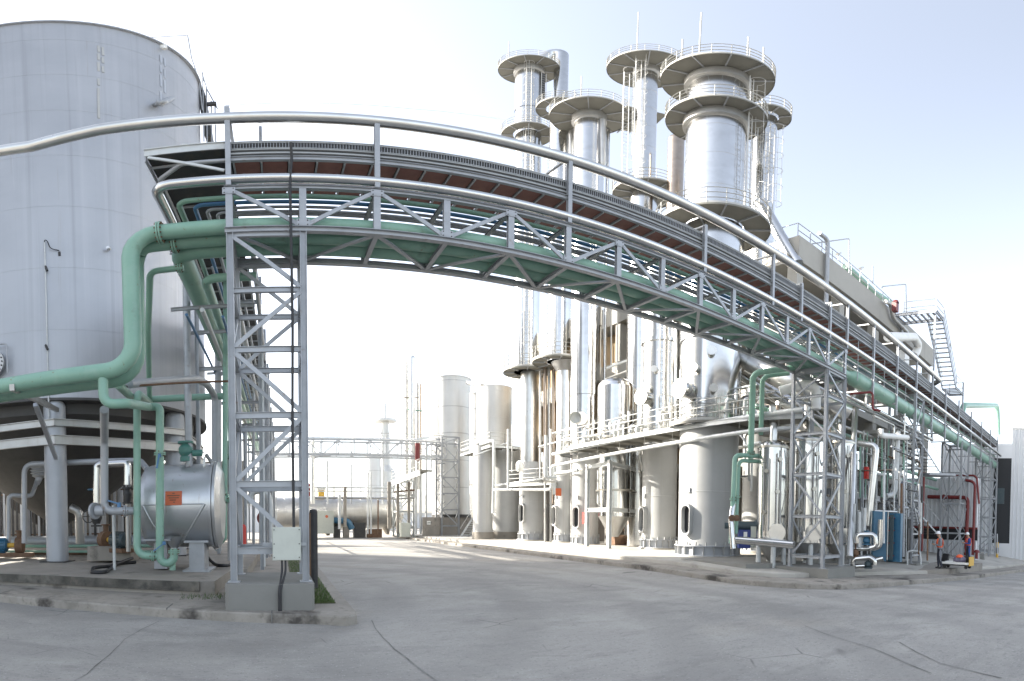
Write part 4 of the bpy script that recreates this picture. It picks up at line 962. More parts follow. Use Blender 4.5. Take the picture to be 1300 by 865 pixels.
# --- column 3
p = at(742, 640, d=39.0); cx, cy = p.x, p.y; R3 = 1.13
c3 = thing('distillation_column', 'dented mirror finish column with a broad ring platform on its top', 'distillation column', (cx, cy, PZ))
q = at(743,640,d=38.5)
oval_px_scale = 1.05
skirt(c3, q.x, q.y, PZ-.05, 7.9, .98, M['skirt'], (733,657), 38.5, 16)
part('shell', MB().lathe((cx,cy,0), shell_prof([(7.9,11.5,R3*.95),(11.5,26.5,R3*1.02)], 2.4), 48), M['chrome'], c3)
z3 = at(741,128,d=36.7).z
part('shell', MB().lathe((cx,cy,0), shell_prof([(26.5,z3+.4,R3)], 2.9), 48).dome((cx,cy,z3+.4), R3, .6, 40), M['chrome'], c3)
part('support_ring', MB().lathe((cx,cy,z3-.2), [(R3,-.9),(R3+.17,-.8),(R3+.17,.1)], 40), M['clad_dull'], c3)
ring_platform(c3, cx, cy, z3, R3, 2.95, ribs=10)
mast(c3, at(738,110,d=37).x, at(738,110,d=37).y, z3, z3+4.2)
part('downpipe', MB().tube([(cx+R3+.45,cy-.2,9),(cx+R3+.45,cy-.2,z3-1)], .14, 10), M['chrome'], c3)
part('streamlined_pipe', MB().tube([(cx+.35,cy-R3-.05,z3-1.2),(cx+.45,cy-R3-.1,z3-7)], .24, 12).lathe((cx+.45,cy-R3-.1,z3-7.6), [(.02,0),(.24,.6)], 12), M['clad_dull'], c3)
q = at(738,532,d=37.4); u = Vector((q.x-cx,q.y-cy,0)).normalized(); part('manway', MB().cyl(Vector((cx,cy,q.z))+u*R3*.85, .42, .85, 24, u).cyl(Vector((cx,cy,q.z))+u*(R3*.85+.8), .5, .08, 24, u), M['white'], c3)
ring_platform(c3, cx-.1, cy-.3, 7.0, R3, 2.0, ribs=8)
# bridge plate between column 3 and the tall slim one
bpz = thing('link_platform', 'sloping looking plate platform joining the two column tops', 'platform', (cx+3, cy-1, z3))
qa, qb = at(768,140,d=37.5), at(800,105,d=38.2)
part('deck', MB().prism([(cx+1.4,cy-2.6),(cx+4.4,cy-3.5),(cx+5.2,cy-.4),(cx+1.4,cy+1.8)], z3+.3, z3+.4), M['grate'], bpz)
for k in range(4): part('deck_rib', MB().bar((cx+1.6+k*.6,cy-2.3-.28*k,z3+.24),(cx+1.7+k*.8,cy+1.5-.25*k,z3+.24), .08, .14), M['steel'], bpz)
part('railing', MB().tube([(cx+1.4,cy-2.4,z3+1.5),(cx+3.4,cy-3.4,z3+1.5)], .03, 6).tube([(cx+1.4,cy-2.4,z3+1.0),(cx+3.4,cy-3.4,z3+1.0)], .025, 6), M['rail'], bpz)

# --- column 2
p = at(708, 640, d=42.0); cx, cy = p.x, p.y; R2 = 1.0
c2 = thing('distillation_column', 'polished column with a cup shaped ring platform low on its shaft', 'distillation column', (cx, cy, PZ))
q = at(717,640,d=42)
oval_px_scale = 1.05
skirt(c2, q.x, q.y, PZ, 7.5, .82, M['skirt'], (706,655), 42, 14)
zp2 = at(712,449,d=39.7).z
part('shell', MB().lathe((q.x,q.y,0), shell_prof([(7.5,zp2-.3,.74)], 2.2), 40), M['clad'], c2)
zt2 = at(711,150,d=42).z
part('shell', MB().lathe((cx,cy,0), shell_prof([(zp2,zt2,R2*.95)], 2.6), 44).dome((cx,cy,zt2), R2*.95, .8, 36), M['chrome'], c2)
part('cone', MB().lathe((q.x,q.y,0), [(.74,zp2-.9),(1.2,zp2-.1)], 36), M['clad_dull'], c2)
ring_platform(c2, cx-.1, cy, zp2, R2, 2.05, ribs=8)
zq = at(695,125,d=40).z
ring_platform(c2, cx-.3, cy-.2, zq, R2, 1.9, ribs=8)
ladder(c2, cx-R2-.6, cy-.9, -pi/2, zp2, zt2-6)
part('tall_nozzle', MB().tube([(cx+.3,cy-R2-.1,zt2-8),(cx+.3,cy-R2-.1,zt2-2.0)], .30, 14).dome((cx+.3,cy-R2-.1,zt2-2.0), .3, .3, 14), M['clad_dull'], c2)

# --- column 1 (far left of the group)
p = at(667, 640, d=45.0); cx, cy = p.x, p.y; R1 = 1.12
c1_ = thing('distillation_column', 'leftmost and farthest polished column with three ring platforms', 'distillation column', (cx, cy, PZ))
q = at(676,640,d=45)
oval_px_scale = 1.05
skirt(c1_, q.x, q.y, PZ, 7.0, 1.15, M['skirt'], (664,652), 45, 16)
zp1 = at(672,462,d=42.5).z
part('shell', MB().lathe((cx+.4,cy,0), shell_prof([(7.0,zp1,.86)], 2.3), 40), M['clad'], c1_)
zt1 = at(668,68,d=42.2).z
part('shell', MB().lathe((cx,cy,0), shell_prof([(zp1,zt1-8,R1)], 2.6), 48), M['chrome'], c1_)
part('shell', MB().lathe((cx,cy,0), shell_prof([(zt1-8,zt1+.2,R1*1.05)], 2.6), 48).dome((cx,cy,zt1+.2), R1, .7, 40), M['chrome'], c1_)
part('support_ring', MB().lathe((cx,cy,zt1-.2), [(R1,-.8),(R1+.2,-.7),(R1+.2,.1)], 40), M['clad_dull'], c1_)
ring_platform(c1_, cx, cy, zt1, R1, 2.62, ribs=10)
ring_platform(c1_, cx-.1, cy, at(668,155,d=42.8).z, R1, 2.2, ribs=8)
ring_platform(c1_, cx, cy, zp1, R1*.9, 2.0, ribs=8)
vd = Vector((-cx,-cy,0)).normalized(); ang = atan2(vd.y,vd.x)
ladder(c1_, cx+(R1+.25)*cos(ang), cy+(R1+.25)*sin(ang), ang, zp1, zt1)
part('step_irons', MB().bar((cx+.75,cy-R1-.05,zt1-8),(cx+.75,cy-R1-.05,zt1-1.5), .30, .03), M['dark'], c1_)
ladder(c1_, cx+.75, cy-R1-.1, -pi/2, zt1-8, zt1-1.5, False)
pp = at(713, 60, d=45)
part('overhead_pipe', MB().tube(fillet([(cx+.6,cy,zt1+.9),(pp.x,pp.y,at(713,56,d=45).z),(pp.x,pp.y,zt1-22)], 1.0, 8), .62, 20), M['chrome'], c1_)
for (px_, zz) in ((646,6.2),(657,2.2),(703,2.4)):
    q = at(px_,70,d=44); mast(c1_, q.x, q.y, zt1, zt1+zz*.8)
for (pa, pb) in (((645,385),(645,470)),((656,382),(656,470)),((640,430),(640,466))):
    part('gauge_pole', MB().tube([at(*pa,d=44), at(*pb,d=44)], .05, 6), M['rail'], c1_)
# browned risers between the columns
for k, (px, ya, yb, r) in enumerate(((692,462,600,.16),(697,462,610,.13),(703,455,640,.17),(686,470,610,.10),(732,455,560,.12))):
    pipe([at(px,ya,d=43.5), at(px,yb,d=43.5)], r, M['bronze' if k % 2 == 0 else 'clad_dull'], ('first browned riser from the left','dull silver riser','third browned riser','thin dull silver riser','browned riser on the right')[k]+' between the leftmost polished columns', n=10)

# --- dome topped vessel in its frame
p = at(780, 640, d=35.5); cx, cy = p.x, p.y; RV = 1.22
dv = thing('dome_vessel', 'dome topped polished vessel standing between two columns above the walkway', 'vessel', (cx, cy, 3))
zd = at(782,480,d=35.5).z
part('shell', MB().lathe((cx,cy,0), shell_prof([(2.3,4.0,RV*.9),(4.1,7.6,RV*.92),(7.7,zd-.75,RV)], 1.9), 48).dome((cx,cy,zd-.75), RV, .75, 44), M['chrome'], dv)
part('girth_flange', MB().lathe((cx,cy,4.0), [(RV*.9,0),(RV*1.06,0),(RV*1.06,.12),(RV*.9,.12)], 44), M['brass'], dv)
part('girth_flange', MB().lathe((cx,cy,7.6), [(RV,0),(RV*1.05,0),(RV*1.05,.14),(RV,.14)], 44), M['brass'], dv)
part('bottom_cone', MB().lathe((cx,cy,0), [(.3,.9),(RV*.9,2.3)], 40), M['clad_dull'], dv)
sf = thing('support_frame', 'pale steel portal frame around the foot of the dome topped vessel', 'support frame', (cx, cy, PZ))
qa, qb, qc = at(745,695,z=PZ), at(773,698,z=PZ), at(811,694,z=PZ)
for q in (qa, qb, qc, qc+Vector((-2.2,3.4,0))): part('post', MB().hbeam(q, (q.x,q.y,5.8), .22, .22, .03, (1,0,0)), M['steel_lt'], sf)
for z in (2.7, 5.6):
    for a, b in ((qa,qb),(qb,qc)): part('beam', MB().hbeam((a.x,a.y,z),(b.x,b.y,z-.01), .16, .26, .03), M['steel_lt'], sf)
    part('beam', MB().hbeam((qc.x,qc.y,z-.003),(qc.x-2.2,qc.y+3.4,z-.003), .16, .26, .03), M['steel_lt'], sf)
q = at(743.5,658,d=36.6)
fb_ = thing('hose_box', 'red fire hose box on the left post of the pale frame', 'fire box', q)
part('box', MB().box(q+Vector((-.22,-.12,-.4)), q+Vector((.22,.1,.4))), M['redb'], fb_)
part('white_emblem', MB().tube([q+Vector((.09*cos(a)-.02,-.135,.12*sin(a))) for a in [pi*.25+1.5*pi*k/10 for k in range(11)]], .02, 5), M['white'], fb_)
solid('pump_skid', MB().box(at(775,690,d=37)+Vector((0,0,-.1)), at(808,680,d=37)+Vector((0,.6,0))).cyl(at(795,668,d=37.5), .5, .8, 18, (1,0,0)).cyl(at(788,660,d=37.5), .25, .9, 14), M['rust'], 'rusty pump skid in the shade under the dome topped vessel', 'pump')

# ------------------------------------------------------------------ long walkway in front of the columns
wk = thing('walkway', 'long railed walkway passing in front of the distillation columns', 'walkway', (19, 26, 7.1))
W0, W1 = at(950,531,d=23.4), at(716,557,d=34.6)
def walk(root, a, b, wd, side, rails=(.4,.75,1.1), pitch=1.6, posts_down=False, mt=None):
    a, b = Vector(a), Vector(b); d = (b-a).normalized(); s = Vector((-d.y, d.x, 0)).normalized()*wd*side
    z = Vector((0,0,1))
    part('deck', MB().add([a-z*.05,b-z*.05,b+s-z*.05,a+s-z*.05,a,b,b+s,a+s], [(3,2,1,0),(4,5,6,7),(0,1,5,4),(1,2,6,5),(2,3,7,6),(3,0,4,7)]), M['grate'], root)
    part('edge_beam', MB().hbeam(a-z*.17-s*.02, b-z*.17-s*.02, .1, .22, .02), mt or M['steel_lt'], root)
    n = max(1, int((b-a).length/pitch))
    for k in range(n+1):
        q = a+(b-a)*k/n
        part('rail_post', MB().tube([q, q+z*1.12], .028, 6, False), M['rail'], root)
        part('joist', MB().bar(q-z*.13, q+s-z*.13, .08, .14), M['grate'], root)
    for h in rails: part('handrail', MB().tube([a+z*h, b+z*h], .026, 6), M['rail'], root)
W0.z = W1.z = 6.92
walk(wk, W0, W1, 2.6, -1)
for q in (at(1004,527,d=21.5),): pass
e1 = Vector((W0.x+.8, W0.y-2.4, 6.92)); walk(wk, e1, W0+Vector((0,0,-.004)), 2.2, -1)
# two pale pipes slung below the walkway up to the right lattice tower
PA0, PA1 = at(1020,520,Y=11.6), at(702,577,d=37.5)
pipe([PA0, PA1], .12, M['steel_lt'], 'upper pale pipe slung below the long walkway to the tower', n=12, seams=4)
PB0, PB1 = at(1015,543,Y=12.4), at(700,592,d=37.7)
pipe([PB0, at(965,546,d=22.6), PB1, at(700,622,d=37.7), at(626,622,d=43)], .10, M['steel_lt'], 'lower pale pipe slung below the long walkway ending in a drop', n=12, bend=.3, seams=4)
pipe([at(940,553,d=24), at(946,560,d=23.6), at(947,566,d=23.4), at(965,562,d=22.5)], .06, M['steel_lt'], 'small pale branch looping off the lower slung pipe', n=8, bend=.15)
hm = thing('pipe_hangers', 'row of thin hangers holding the slung pale pipes', 'pipe hanger', (19, 26, 6))
for k in range(9):
    f = (k+.5)/9; a = PA0+(PA1-PA0)*f; b = PB0+(PB1-PB0)*f; part('hanger_rod', MB().tube([a+Vector((.05,0,.9)), b], .02, 5, False), M['rail'], hm)
# lower walkway at the left group
lw = thing('walkway', 'short railed walkway in front of the leftmost columns', 'walkway', at(670,600,d=42))
a, b = at(700,605,d=41), at(646,613,d=44); a.z = b.z = 5.1
walk(lw, a, b, 1.6, -1, pitch=1.2)
pipe([at(703,606,d=40.6), at(628,617,d=45.5)], .08, M['steel_lt'], 'pale pipe along the foot of the short walkway', n=10)
for k, (px, y0_, y1_) in enumerate(((704,590,628),(699,545,690),(645,545,622),(692,600,690))):
    pipe([at(px,y0_,d=41), at(px,y1_,d=41)], .09 if k else .16, M['steel_lt' if k % 2 == 0 else 'clad_dull'], ('stout pale pipe end','dull drop pipe','thin pale post pipe','dull low pipe')[k]+' by the short walkway', n=10)
q = at(660,593,d=42); solid('level_vessel', MB().lathe(q-Vector((0,0,.45)), [(0,0),(.2,.08),(.32,.3),(.32,.7),(.2,.9),(0,1)], 20), M['white'], 'small white pot vessel behind the railing of the short walkway', 'vessel')
q = at(731,532,d=36.6); solid('level_vessel', MB().lathe(q, [(0,0),(.35,.03),(.42,.12),(.42,.6)], 24, (-.6,-.8,0)), M['white'], 'round white drum end facing out above the long walkway', 'vessel')
solid('warning_plate', MB().box(at(709,625,d=41.0)-Vector((.25,.02,.3)), at(709,625,d=41.0)+Vector((.25,.02,.3))), M['orange'], 'orange warning plate on the skirt of the cup ring column', 'sign')
# ladder run of railings and small equipment on the long walkway
sg = 'small insulated fittings on the long walkway'
rr = random.Random(21)
for k in range(14):
    f = (k+.5)/14; q = W0+(W1-W0)*f+Vector((rr.uniform(.4,1.4), rr.uniform(-.3,.3), 0))
    hgt = rr.uniform(.5,1.3)
    mb = MB().tube(fillet([q, q+Vector((0,0,hgt)), q+Vector((.8,.1,hgt)), q+Vector((.8,.1,hgt+.6))], .15), rr.uniform(.06,.11), 8).cyl(q+Vector((0,0,hgt*.4)), .17, .06, 12).cyl(q+Vector((0,0,hgt*.4+.09)), .17, .06, 12)
    solid('pipe_fitting', mb, M[('clad','steel_lt','chrome')[k % 3]], ORD[k]+' pipe fitting on the long walkway counted from the widest column, '+('aluminium clad','pale painted','polished')[k % 3], 'pipe fitting', sg)

# further risers, stanchions and rails among the columns
for (pa, pb, d, r, mt, lb) in (
    ((808,392),(808,560),37.5,.50,'chrome','fat polished riser between the dome topped vessel and the caged ladder column'),
    ((776,385),(776,470),38.5,.06,'rail','left thin stanchion before the ochre building wall'),
    ((784,385),(784,470),38.5,.06,'rail','right thin stanchion before the ochre building wall'),
    ((770,468),(812,452),37.8,.09,'steel_lt','upper slanted pale rail pipe above the dome topped vessel'),
    ((768,482),(815,464),37.6,.06,'rail','lower slanted pale rail pipe above the dome topped vessel'),
    ((858,410),(858,540),31.5,.10,'clad','clad riser beside the caged ladder column'),
    ((864,470),(864,545),30.5,.07,'steel_lt','pale post between the two front columns'),
    ((848,560),(848,690),35.5,.16,'clad_dull','dull riser in the gap between the two front columns'),
    ((856,575),(856,695),36.5,.12,'bronze','browned riser in the gap between the two front columns'),
    ((726,470),(726,690),41,.12,'clad_dull','dull riser right of the cup ring column'),
    ((770,560),(770,690),39.5,.14,'clad_dull','dull riser behind the pale portal frame'),
    ((694,640),(694,694),42.5,.20,'dark','dark low pump column left of the orange warning plate'),
    ((800,560),(800,690),40,.20,'dark','dark upright behind the pale portal frame'),
    ((650,540),(650,600),45.5,.06,'rail','thin post left of the white pot vessel'),
    ((816,560),(816,600),33.5,.05,'rail','thin stay left of the caged ladder column skirt')):
    pipe([at(*pa,d=d), at(*pb,d=d)], r, M[mt], lb, n=12)
rr = random.Random(5); lst = []
for k in range(24):
    px, py, d = rr.uniform(690,930), rr.uniform(540,600), rr.uniform(33,38); q = at(px,py,d=d)
    if q.y < 27: q.x += 2.2
    e = q+Vector((0, rr.uniform(1.2,3.5), 0)) if k % 2 else q+Vector((0,0,-rr.uniform(1,3)))
    lst.append((q, e, e+Vector((.8,0,0))))
lst.sort(key=lambda t: atan2(t[0].x, t[0].y))
for k, P in enumerate(lst):
    pipe(P, rr.uniform(.05,.11), M[('clad_dull','steel_lt','clad')[k % 3]], ORD[k//3 % 15]+' '+('dull','pale','silver')[k % 3]+' short pipe from the left below the long walkway', n=8, bend=.15, group='short pipes below the long walkway')
# ------------------------------------------------------------------ far end of the side street
# silos
def silo(px, d, pxw, ytop, zb, label, mt, seams=2.6, roof=True, zt=None):
    p = at(px, 640, d=d); r = pxw/2/FPX*d; zt = zt or at(px, ytop, d=d-r).z
    s = thing('silo', label, 'silo', (p.x, p.y, zb))
    part('shell', MB().lathe((p.x,p.y,0), shell_prof([(zb,zt,r)], seams), 44), mt, s)
    part('roof', MB().lathe((p.x,p.y,zt), [(r+.06,-.12),(r+.06,.0),(r*.2,r*.22),(0,r*.22)], 40), mt, s)
    if mt is M['pale']:
        z = zb+seams
        while z < zt-.5: part('seam_band', MB().lathe((p.x,p.y,z), [(r+.02,-.05),(r+.02,.05)], 40), M['clad_dull'], s); z += seams
    return s, p, r, zt
s, p, r, zt = silo(573, 62, 48, 476, 2.6, 'tall pale silo left of the white slim tank', M['pale'], 3.2)
rl = MB()
for h in (.6, 1.1): rl.lathe((p.x,p.y,zt+h), [(r-.05,-.03),(r,0),(r-.05,.03),(r-.05,-.03)], 36)
part('roof_railing', rl, M['rail'], s)
bs = thing('concrete_plinth', 'pale concrete plinth with a small white sign under the tall silo', 'plinth', (p.x,p.y,0))
qa, qb = at(536,683,z=.1), at(598,680,z=.1)
part('plinth', MB().prism([(qa.x,qa.y),(qb.x,qb.y-2),(qb.x+2,qb.y+5),(qa.x+2,qa.y+6)], 0, 2.3), M['concrete'], bs)
part('ring_beam', MB().lathe((p.x,p.y,2.3), [(r+.1,0),(r+.1,.35),(r-.3,.35)], 36), M['dark'], bs)
sgn = thing('white_sign', 'small white sign with dark marks on the silo plinth', 'sign', at(545,664,d=56))
q = at(545,664,d=56.2); u = (qb-qa).normalized(); u.z = 0; nrm = Vector((u.y,-u.x,0))
part('plate', MB().bar(q-u*.45, q+u*.45, .04, .40), M['white'], sgn)
for k in range(3): part('dark_mark', MB().bar(q+u*(-.28+.28*k-.06)+nrm*.04, q+u*(-.28+.28*k+.06)+nrm*.04, .02, .12), M['dark'], sgn)
s, p, r, zt = silo(613, 48, 25, 562, .9, 'slim white grey tank standing in front of the short silo', M['skirt'], 3.4)
part('plinth', MB().cyl((p.x,p.y,0), r*1.1, .9, 28), M['concrete'], s)
s, p, r, zt = silo(641, 50, 38, 488, .9, 'short pale silo right of the slim white tank', M['skirt'], 3.4, zt=8.9)
part('plinth', MB().cyl((p.x,p.y,0), r*1.12, .9, 28), M['concrete'], s)
part('upper_shell', MB().lathe((p.x-.2,p.y+2.2,0), shell_prof([(9.3,at(637,488,d=50).z,r*1.22)], 2.8), 44).lathe((p.x-.2,p.y+2.2,at(637,488,d=50).z), [(r*1.25,0),(0,.5)], 40), M['pale'], s)
part('handrail', MB().tube([at(566,466,d=60), at(660,482,d=50)], .04, 6), M['rail'], s)
part('handrail', MB().tube([at(575,472,d=60), at(660,487,d=50)], .04, 6), M['rail'], s)
s, p, r, zt = silo(606, 53, 20, 498, 3, 'pale narrow riser tank between the two silos', M['pale'])
part('inlet_duct', MB().tube([at(594,486,d=58), at(612,490,d=52)], .25, 10), M['clad_dull'], s)
# walkway round the silos
w2 = thing('walkway', 'curved railed walkway around the short silo and slim tank', 'walkway', at(620,560,d=48))
wp = [at(585,577,d=52), at(622,562,d=45.5), at(640,560,d=46), at(664,561,d=47)]
for q in wp: q.z = 8.7
for a, b in zip(wp, wp[1:]): walk(w2, a, b+Vector((0,0,.002)), 2.0, 1, pitch=1.5)
pipe([at(587,572,d=51), at(627,559,d=44.8), at(627,600,d=44.8), at(626,652,d=44.8)], .13, M['steel_lt'], 'pale pipe bending down in front of the short silo', n=12, bend=.3)
pipe([at(600,580,d=46), at(645,562,d=46)], .06, M['steel_lt'], 'thin pale pipe below the curved walkway', n=8)
# stair railing up to the walkway
sr = thing('stair_flight', 'pale steel stair climbing to the silo plinth', 'stairs', at(588,680,d=54))
for o in (0,.9): part('stringer', MB().bar(at(584,683,d=54)+Vector((o,0,0)), at(600,658,d=54)+Vector((o,0,0)), .06, .2), M['steel_lt'], sr)
part('handrail', MB().tube([at(584,672,d=54), at(600,646,d=54)], .03, 6), M['rail'], sr)
for k in range(9):
    q = at(584,683,d=54).lerp(at(600,658,d=54), (k+.5)/9); part('tread', MB().box(q-Vector((0,.15,.02)), q+Vector((.9,.15,.02))), M['steel_lt'], sr)
# far pipe bridge with its lattice tower
FY = 55.0; fz0, fz1 = 9.0, 10.7
fb2 = thing('pipe_bridge', 'distant pale truss pipe bridge crossing the street beyond', 'pipe bridge', (10, FY, fz0))
fx = [-2.4+1.72*k for k in range(13)]
for y in (FY, FY+1.8):
    for z in (fz0, fz1): part('chord', MB().bar((fx[0],y,z),(fx[-1],y,z), .14, .18), M['steel'], fb2)
    for k, x in enumerate(fx):
        part('post', MB().bar((x,y,fz0+.09),(x,y,fz1-.09), .12, .12), M['steel'], fb2)
        if k: part('diagonal', MB().bar((fx[k-1],y-.01,fz0 if k%2 else fz1),(x,y-.01,fz1 if k%2 else fz0), .09, .09), M['steel'], fb2)
part('handrail', MB().tube([(fx[0],FY,11.5),(fx[-1],FY,11.5)], .04, 6), M['rail'], fb2)
part('handrail', MB().tube([(fx[0],FY,11.2),(fx[-1],FY,11.2)], .035, 6), M['rail'], fb2)
for x in fx[::2]: part('rail_post', MB().tube([(x,FY,fz1),(x,FY,11.55)], .03, 6), M['rail'], fb2)
pipe([(-2.4,FY+.6,10.9),(18,FY+.6,10.9)], .16, M['clad'], 'silver pipe lying on the distant pipe bridge', n=12)
pipe([(-2.4,FY+1.2,9.3),(18,FY+1.2,9.3)], .12, M['steel_lt'], 'pale pipe inside the distant pipe bridge', n=10)
lt = at(575,684,d=57)
lattice('lattice_tower', 'distant pale lattice tower carrying the far end of the truss bridge', 'lattice tower', lt.x-1.0, lt.x+1.0, FY-.2, FY+1.9, .2, [1.4,3.2,5.0,6.8,8.6,10.6,11.4], M['steel'], .18, .14)
# insulated drum and its pipework
h0, h1 = at(398,651,d=60), at(499,651,d=64)
hd = thing('insulated_drum', 'long horizontal silver clad drum across the end of the street', 'vessel', h0.lerp(h1,.5))
ax = (h1-h0); ax.z = 0; L_ = ax.length; ax.normalize(); c = Vector((h0.x,h0.y,at(440,652,d=62).z))
part('shell', MB().lathe(c-ax*6, shell_prof([(0,L_+6,1.85)], 2.3), 36, ax).lathe(c+ax*L_, [(1.85,0),(1.6,.6),(.9,1.0),(0,1.1)], 36, ax), M['clad_dull'], hd)
for f in (.15,.55,.9): part('saddle', MB().bar(c+ax*L_*f+Vector((0,0,-2.6)), c+ax*L_*f+Vector((0,0,-1.2)), 1.4, .4, ax), M['concrete'], hd)
for k, (px, ya, yb, r, mt) in enumerate(((431,628,672,.17,'steel_lt'),(438,618,668,.18,'concrete'),(467,600,678,.1,'steel_lt'),(471,600,678,.09,'steel_lt'),(480,635,678,.08,'rust'),(494,612,672,.2,'concrete'),(397,555,640,.25,'clad'),(416,585,640,.10,'steel_lt'))):
    pipe([at(px,ya,d=57), at(px,yb,d=57)], r, M[mt], ('pale post left of the drum centre','concrete post by the drum','first slim post before the drum','second slim post before the drum','thin rusty post before the drum','stout post right of the drum','fat silver riser left of the drum','slim riser left of the drum')[k]+' at the street end', n=10)
for k, (y_, r) in enumerate(((619,.09),(624,.06),(632,.14))):
    pipe([at(385,y_,d=57.5), at(500,y_+1,d=57.5)], r, M['steel_lt' if k < 2 else 'clad_dull'], ('upper thin','middle thin','lower stout')[k]+' pipe running level above the silver drum', n=10)
pipe([at(396,600,d=58), at(396,580,d=58), at(420,578,d=58)], .2, M['clad'], 'silver elbow under the distant bridge', n=12, bend=.7)
cbx = thing('switch_cabinet', 'cream double door cabinet at the end of the street', 'cabinet', at(407,678,d=58))
qa, qb = at(390,678,d=58), at(424,649,d=58)
part('body', MB().box((qa.x,qa.y,qa.z),(qb.x,qa.y+1.2,qb.z)), M['cabinet'], cbx)
xm_ = qa.x*.35+qb.x*.65
part('door', MB().box((qa.x+.05,qa.y-.03,qa.z+.1),(xm_-.03,qa.y-.002,qb.z-.08)), M['cabinet'], cbx)
part('door', MB().box((xm_+.03,qa.y-.03,qa.z+.1),(qb.x-.05,qa.y-.002,qb.z-.08)), M['cabinet'], cbx)
q = at(415,656,d=57.9); part('orange_mark', MB().cyl((q.x,qa.y-.031,q.z), .17, .01, 14, (0,-1,0)), M['orange'], cbx)
q = at(393,646,d=60); solid('red_cover', MB().lathe((q.x,q.y,q.z), [(.55,0),(.6,1.2),(.5,2.7),(.2,2.9),(0,2.9)], 18), M['red'], 'red tarpaulin covered cylinder behind the cream cabinet', 'cover')
yg = thing('yellow_actuator', 'ochre yellow actuator column behind the cream cabinet', 'actuator', at(408,648,d=60))
q = at(408,648,d=60)
part('body', MB().box(q+Vector((-.35,-.3,.7)), q+Vector((.35,.3,2.3))), M['yellow'], yg)
part('cap', MB().box(q+Vector((-.5,-.4,2.3)), q+Vector((.5,.4,2.6))), M['brass'], yg)
part('yoke', MB().box(q+Vector((-.5,-.3,-.1)), q+Vector((.5,.3,.7))), M['dark'], yg)
for k, (px, w_, h_, mt, lb) in enumerate(((428,8,9,'dark','dark pump below the left end of the silver drum'),(440,7,8,'concrete','grey drum footing below the silver drum'),(457,15,13,'dark','dark machine guard below the silver drum'),(434,10,6,'blue_eq','blue pipe fitting below the silver drum'),(476,18,5,'rust','rusty pipe stack below the silver drum'))):
    qa = at(px-w_/2, 677, d=59); qb = at(px+w_/2, 677-h_, d=59)
    if k == 3: solid('pipe_fitting', MB().tube(fillet([at(424,661,d=59), at(442,662,d=59), at(447,672,d=59)], .6), .35, 12), M[mt], lb, 'pipe fitting')
    else: solid(('pump','footing','machine_guard','x','pipe_stack')[k], MB().prism([(qa.x,qa.y),(qb.x,qb.y),(qb.x,qb.y+1.1),(qa.x,qa.y+1.1)], 0, max(.6, qb.z)), M[mt], lb, ('pump','footing','guard','x','pipes')[k])
# slim stacks and their frame
for k, (px, w_, y0_, y1_, mt) in enumerate(((523.5,8,455,615,'clad'),(516,5,460,610,'clad_dull'),(530,5,487,600,'pale'),(520,3,470,610,'green'),(534,3,488,600,'bronze'),(509,2,500,640,'steel_lt'))):
    d = 60+k*.8; q0, q1 = at(px, y1_, d=d), at(px, y0_, d=d); r = w_/2/FPX*d
    s = MB().lathe((q0.x,q0.y,0), shell_prof([(q0.z-2,q1.z,r)], 4), 20)
    if k == 0: s.dome((q0.x,q0.y,q1.z), r, r, 18, 4)
    solid('slim_stack', s, M[mt], ('tallest silver stack with rounded cap','dull stack left of the tallest one','pale stack right of the tallest one','thin green riser between the slim stacks','thin brown riser right of the slim stacks','thin pole left of the slim stacks')[k]+' near the far lattice tower', 'stack')
lb = lattice('lattice_tower', 'small distant lattice frame under the slim stacks', 'lattice tower', at(503,680,d=58).x, at(524,680,d=58).x, at(513,680,d=58).y-.5, at(513,680,d=58).y+1.6, .1, [1.2,3,4.8,6.4], M['steel_lt'], .2, .16)
fp = thing('walkway', 'sloped pale walkway box in front of the slim stacks', 'walkway', at(514,605,d=57))
a, b = at(497,611,d=57), at(533,596,d=53); walk(fp, a, b, 1.5, 1, pitch=1.3)
part('toe_board', MB().bar(at(497,614,d=56.8), at(533,600,d=52.8), .1, .6), M['white'], fp)
for px in (528, 534): pipe([at(px,600,d=55), at(px,678,d=56)], .14, M['steel_lt'], ('left','right')[px > 530]+' pale leg pipe under the sloped walkway box', n=10)
for px in (505,519): part('support_leg', MB().tube([at(px,612,d=57), at(px,678,d=57)], .16, 10), M['concrete'], fp)
solid('pale_tank', MB().box(at(509,682,d=56), at(522,664,d=56)+Vector((0,2,0))), M['cabinet'], 'small cream tank box behind the small lattice frame', 'tank')
solid('red_valve', MB().cyl(at(530,585,d=56), .28, 1.9, 12), M['red'], 'dark red strainer body on the slim stacks', 'valve')
# far pale silo and tower, almost lost in the glare
s, p, r, zt = silo(474, 105, 20, 578, 0, 'faint far silo nearly lost in the glare', M['pale'], 3)
ft = thing('far_tower', 'faint far tower with a crown platform nearly lost in the glare', 'tower', at(489,640,d=110))
p = at(489,640,d=110); za, zb_ = at(489,600,d=110).z, at(489,536,d=110).z
part('shaft', MB().lathe((p.x,p.y,0), [(2.2,0),(2.2,za),(1.0,za+1.5),(.8,zb_)], 24), M['pale'], ft)
part('crown_platform', MB().cyl((p.x,p.y,zb_), 2.4, .5, 24), M['pale'], ft)
part('spire', MB().tube([(p.x,p.y,zb_),(p.x,p.y,zb_+4)], .3, 8), M['pale'], ft)
for k in range(4):
    a = k*pi/2+.4; part('stay', MB().bar((p.x+2.2*cos(a),p.y+2.2*sin(a),za),(p.x+.6*cos(a),p.y+.6*sin(a),zb_), .2), M['pale'], ft)
for px, yy in ((396,630),(400,604),(450,624)): pass
